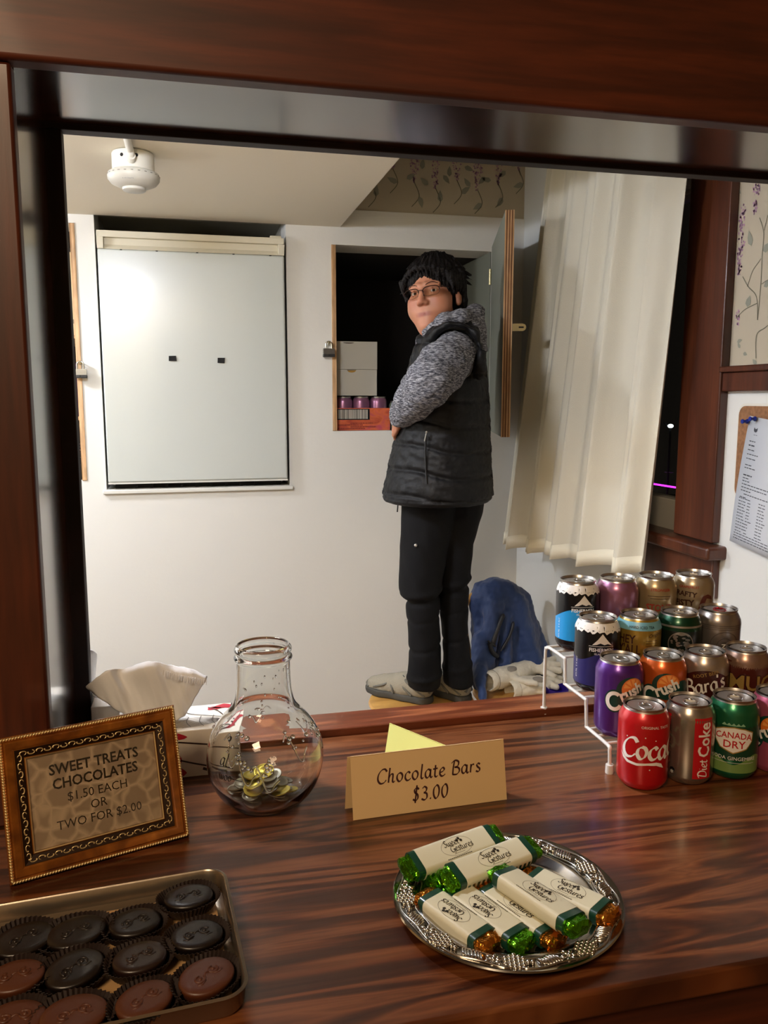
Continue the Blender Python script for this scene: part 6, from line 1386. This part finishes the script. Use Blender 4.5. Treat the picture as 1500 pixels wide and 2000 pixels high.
Sp += [ell(K(920, 645, -.01), (.040, .095, .050), M=np.array([Rg, Aw, Up]).T, k=.03), seg(K(925, 618, -.03), K(940, 680, -.02), .024, .020, k=.03), seg(K(928, 618, .04), K(936, 680, .04), .024, .020, k=.03), seg(K(905, 628, -.085), K(930, 668, -.07), .018, .016, k=.025), seg(K(827, 670, -.03), K(822, 690, -.05), .016, .014, k=.02)]
Sp += [ell(K(893, 628, .0), (.046, .066, .050), M=np.array([Rg, Aw, Up]).T, k=.012, op='s')]
def sleevefold(P, N): 
    d = .0035*noise3(P*[1, 1, 1], 40, 9)+.0025*noise3(P, 85, 10); return P+N*d[:, None]
solid('hooded_top', Sp, .0036, M_marl, PS, sleevefold)
# vest
M_vest = mat('black_quilted_nylon', '#0a0a0c', .6, spec=.3, bump=.2, bscale=45)
vr = []
for py_, l, r, b, dy in ((640, 850, 918, .10, 0), (652, 836, 932, .150, 0), (672, 816, 941, .178, 0), (700, 803, 947, .186, 0), (730, 795, 951, .190, 0), (765, 787, 954, .190, 0), (800, 780, 956, .188, 0), (850, 772, 957, .185, 0), (900, 761, 959, .190, 0), (940, 752, 962, .198, .0), (962, 748, 963, .200, 0), (978, 747, 958, .196, 0)):
    a_, b_ = K(l, py_, dy), K(r, py_, dy); c_ = (a_+b_)/2; vr.append((c_[2], c_[0], c_[1], np.linalg.norm((b_-a_)[:2])/2, b))
def loftR(rows_, M_, **kw):
    """loft whose ellipse axes follow the frame M_ (columns)"""
    rr = [(z, *(np.array([x, y, 0])@M_)[:2], a, b) for z, x, y, a, b in rows_]; f, k, op, c, r = loft(rr, **kw); c2 = M_@c
    return ((lambda p: f(p@M_)), k, op, c2, r)
FM_ = np.array([Rg, Aw, Up]).T
Vp = [loftR(vr, FM_, k=.02, cap=.018)]
bnd = [K(824, 694, -.07), K(838, 676, -.135), K(856, 652, -.170), K(878, 639, -.185), K(900, 641, -.185), K(921, 658, -.180), K(934, 690, -.175), K(938, 730, -.165)]
Vp += [seg(a_, b_, .0175, .0175, k=.02) for a_, b_ in zip(bnd, bnd[1:])]+[seg(K(862, 655, -.09), K(905, 650, -.09), .045, .045, k=.03)]
Vp += [seg(K(828, 676, .04), K(850, 655, .11), .022, .022, k=.02), seg(K(850, 655, .11), K(905, 636, .13), .024, .024, k=.02), seg(K(822, 664, -.055), K(812, 700, -.07), .016, .014, k=.012)]
Vp += [ell(K(884, 640, 0), (.052, .072, .055), M=FM_, k=.012, op='s'), seg(K(890, 668, -.33), K(888, 685, -.165), .070, .066, k=.02, op='s')]
# the hem is open underneath round the trousers
cL_ = K(853, 985, .0); Vp += [ell(cL_+[0, 0, -.02], (.150, .160, .035), M=FM_, k=.01, op='s')]
zs0 = K(850, 978)[2]
def quilt(P, N):
    l = (P-K(850, 700))@FM_; s = P[:, 2]+.10*l[:, 0]*np.sign(-l[:, 1]-.02)+.006*np.sin(l[:, 0]*25); ph = ((s-zs0-.022) % .078)/.078; dd = np.minimum(ph, 1-ph)*.078
    d = -.0075*np.exp(-(dd/.007)**2)+.0015+.0028*noise3(P, 48, 12)+.0018*noise3(P, 110, 13)
    hm_ = np.exp(-((P[:, 2]-(zs0+.020))/.003)**2)*-.004; low = (P[:, 2] < zs0+.016); d = np.where(low, .001+.0012*noise3(P, 60, 14), d)+hm_
    return P+N*d[:, None]
solid('vest', Vp, .0042, M_vest, PS, quilt)
zp = MB(); zpts = [K(832, 846, -.205), K(830, 858, -.205), K(828, 868, -.204)]
M_zip = mat('zip_metal', '#8f8c86', .3, metal=.9)
zp.tube([K(833, 845, -.206), K(829, 862, -.206)], .0022, 6).ball(K(833, 844, -.206), .0035, (1, 1, 1.3), 8, 6)
obj('pocket_zip_pull', zp, M_zip, PS, world=True)
obj('pocket_zip', MB().tube(smoothpts([K(832, 848, -.198), K(831, 880, -.196), K(832, 915, -.196), K(834, 945, -.200)], 5), .0028, 6), mat('zip_black', '#050506', .4), PS, world=True)
obj('front_zip_tab', MB().tube([K(778, 978, -.05), K(776, 1000, -.05)], .0022, 6), mat('zip_black', '#050506', .4), PS, world=True)
obj('armhole_piping', MB().tube(smoothpts([K(916, 705, -.215), K(922, 716, -.205), K(917, 730, -.205), K(908, 738, -.212)], 5), .0022, 6), mat('grey_piping', '#4e4a4c', .6), PS, world=True)
# trousers
M_tr = mat('black_trouser_cloth', '#0b0b0d', .85, spec=.2, bump=.1, bscale=200)
Tp = [loftR([(z, x, y, a, b) for z, x, y, a, b in LL], FM_, k=.02, cap=.008), loftR(RL, FM_, k=.006, cap=.008)]
def trfold(P, N):
    z = P[:, 2]; d = .0035*noise3(P*[1, 1, .6], 22, 20)+.0012*noise3(P*[1, 1, .8], 50, 21)
    for zz, am, wd in ((K(800, 1165)[2], -.009, .010), (K(800, 1150)[2], .005, .010), (K(800, 1262)[2], -.004, .008), (K(800, 1205)[2], -.003, .007), (K(800, 1318)[2], .004, .010)): d += am*np.exp(-((z-zz-.15*((P-K(830, 1200))@Rg))/wd)**2)
    return P+N*d[:, None]
solid('trousers', Tp, .0045, M_tr, PS, trfold)
sn = K(812, 1065, -.115)
obj('snap_button', MB().ball(sn, .0055, (1, 1, 1), 12, 8), mat('snap_metal', '#b8b4aa', .3, metal=.6), PS, world=True, smooth=180)
# shoes
M_sh = mat('beige_shoe_mesh', '#8e8776', .85, bump=.3, bscale=260); M_so = mat('grey_shoe_trim', '#5f5c52', .6); M_ss = mat('dark_sole', '#3c3a34', .7)
def shoe(label, heel, toe, zb):
    heel = np.array([*heel[:2], zb]); d = np.array([*(np.array(toe[:2])-heel[:2]), 0]); Ls = .262; d /= np.linalg.norm(d); s = np.array([-d[1], d[0], 0]); M_ = np.array([d, s, Up]).T
    T_ = lambda x, y, z: heel+M_@np.array([x, y, z])
    up_ = [seg((.034, 0, .046), (.10, 0, .048), .034, .037, k=.02), seg((.10, 0, .046), (.185, -.002, .036), .036, .034, k=.02), seg((.185, -.002, .036), (.222, -.002, .031), .034, .029, k=.01), seg((.032, 0, .055), (.040, 0, .090), .034, .036, k=.02), seg((.07, 0, .075), (.15, 0, .055), .022, .018, k=.03), ell((.045, 0, .112), (.038, .028, .028), k=.008, op='s'), rbox((.12, 0, -.02), (.3, .2, .032), .002, k=.004, op='s')]
    sp = obj('shoe', npmesh('shoe', *sdf_mesh(xf(up_, M_, heel), .0032), M_sh), M_sh, PS, world=True)
    so_ = [seg((.032, 0, .013), (.10, 0, .012), .0375, .034, k=.02), seg((.10, 0, .012), (.19, -.002, .014), .034, .040, k=.02), seg((.19, -.002, .015), (.228, -.002, .018), .040, .031, k=.02), rbox((.12, 0, .075), (.3, .2, .050), .002, k=.003, op='s'), rbox((.12, 0, -.05), (.3, .2, .0505), .001, k=.002, op='s')]
    obj('sole', npmesh('sole', *sdf_mesh(xf(so_, M_, heel), .0034), M_ss), M_ss, sp, world=True)
    tr_ = MB()
    for sd in (-1, 1):
        for P in ([(.012, .030, .030), (.04, .0385, .052), (.075, .036, .072), (.085, .030, .080)], [(.06, .0365, .028), (.085, .0385, .05), (.105, .030, .070)], [(.13, .0375, .026), (.135, .036, .045), (.150, .022, .062)], [(.215, .024, .030), (.19, .034, .040), (.165, .033, .050), (.15, .020, .062)]):
            tr_.tube(smoothpts([T_(x, y*sd, z) for x, y, z in P], 5), .0042, 8)
    tr_.tube(smoothpts([T_(.236, .02, .026), T_(.246, .010, .036), T_(.247, -.010, .036), T_(.236, -.02, .026)], 4), .007, 8)
    tr_.tube(smoothpts([T_(.002, .018, .040), T_(-.001, 0, .06), T_(.002, -.018, .040)], 4), .006, 8).tube(smoothpts([T_(.004, .0, .075), T_(-.002, 0, .095), T_(.010, 0, .108), T_(.016, 0, .092)], 4), .004, 8)
    obj('overlay_trim', tr_, M_so, sp, world=True, smooth=60)
    lc = MB()
    for k in range(4):
        x = .098+.017*k; z = .0775-.0055*k; lc.tube(smoothpts([T_(x, .022, z-.012), T_(x+.003, .008, z+.0015), T_(x+.004, -.008, z+.0015), T_(x, -.022, z-.012)], 4), .0020, 6)
    for sd in (-1, 1): lc.tube([T_(.09+.012*cos(a), sd*(.012+.013*sin(a)), .086+.004*sin(2*a)) for a in np.linspace(0, 2*pi, 13)[:-1]], .0016, 6, closed=True)
    obj('laces', lc, mat('dark_laces', '#3a3a38', .8), sp, world=True, smooth=60)
h1 = Pz(842, 1374, ZS); t1 = Pz(757, 1357, ZS)
shoe('left', h1, t1, ZS+.0008)
h2 = Pz(915, 1372, ZS); shoe('right', h2, h2+(t1-h1)*.9+Aw*.05, ZS+.0008)
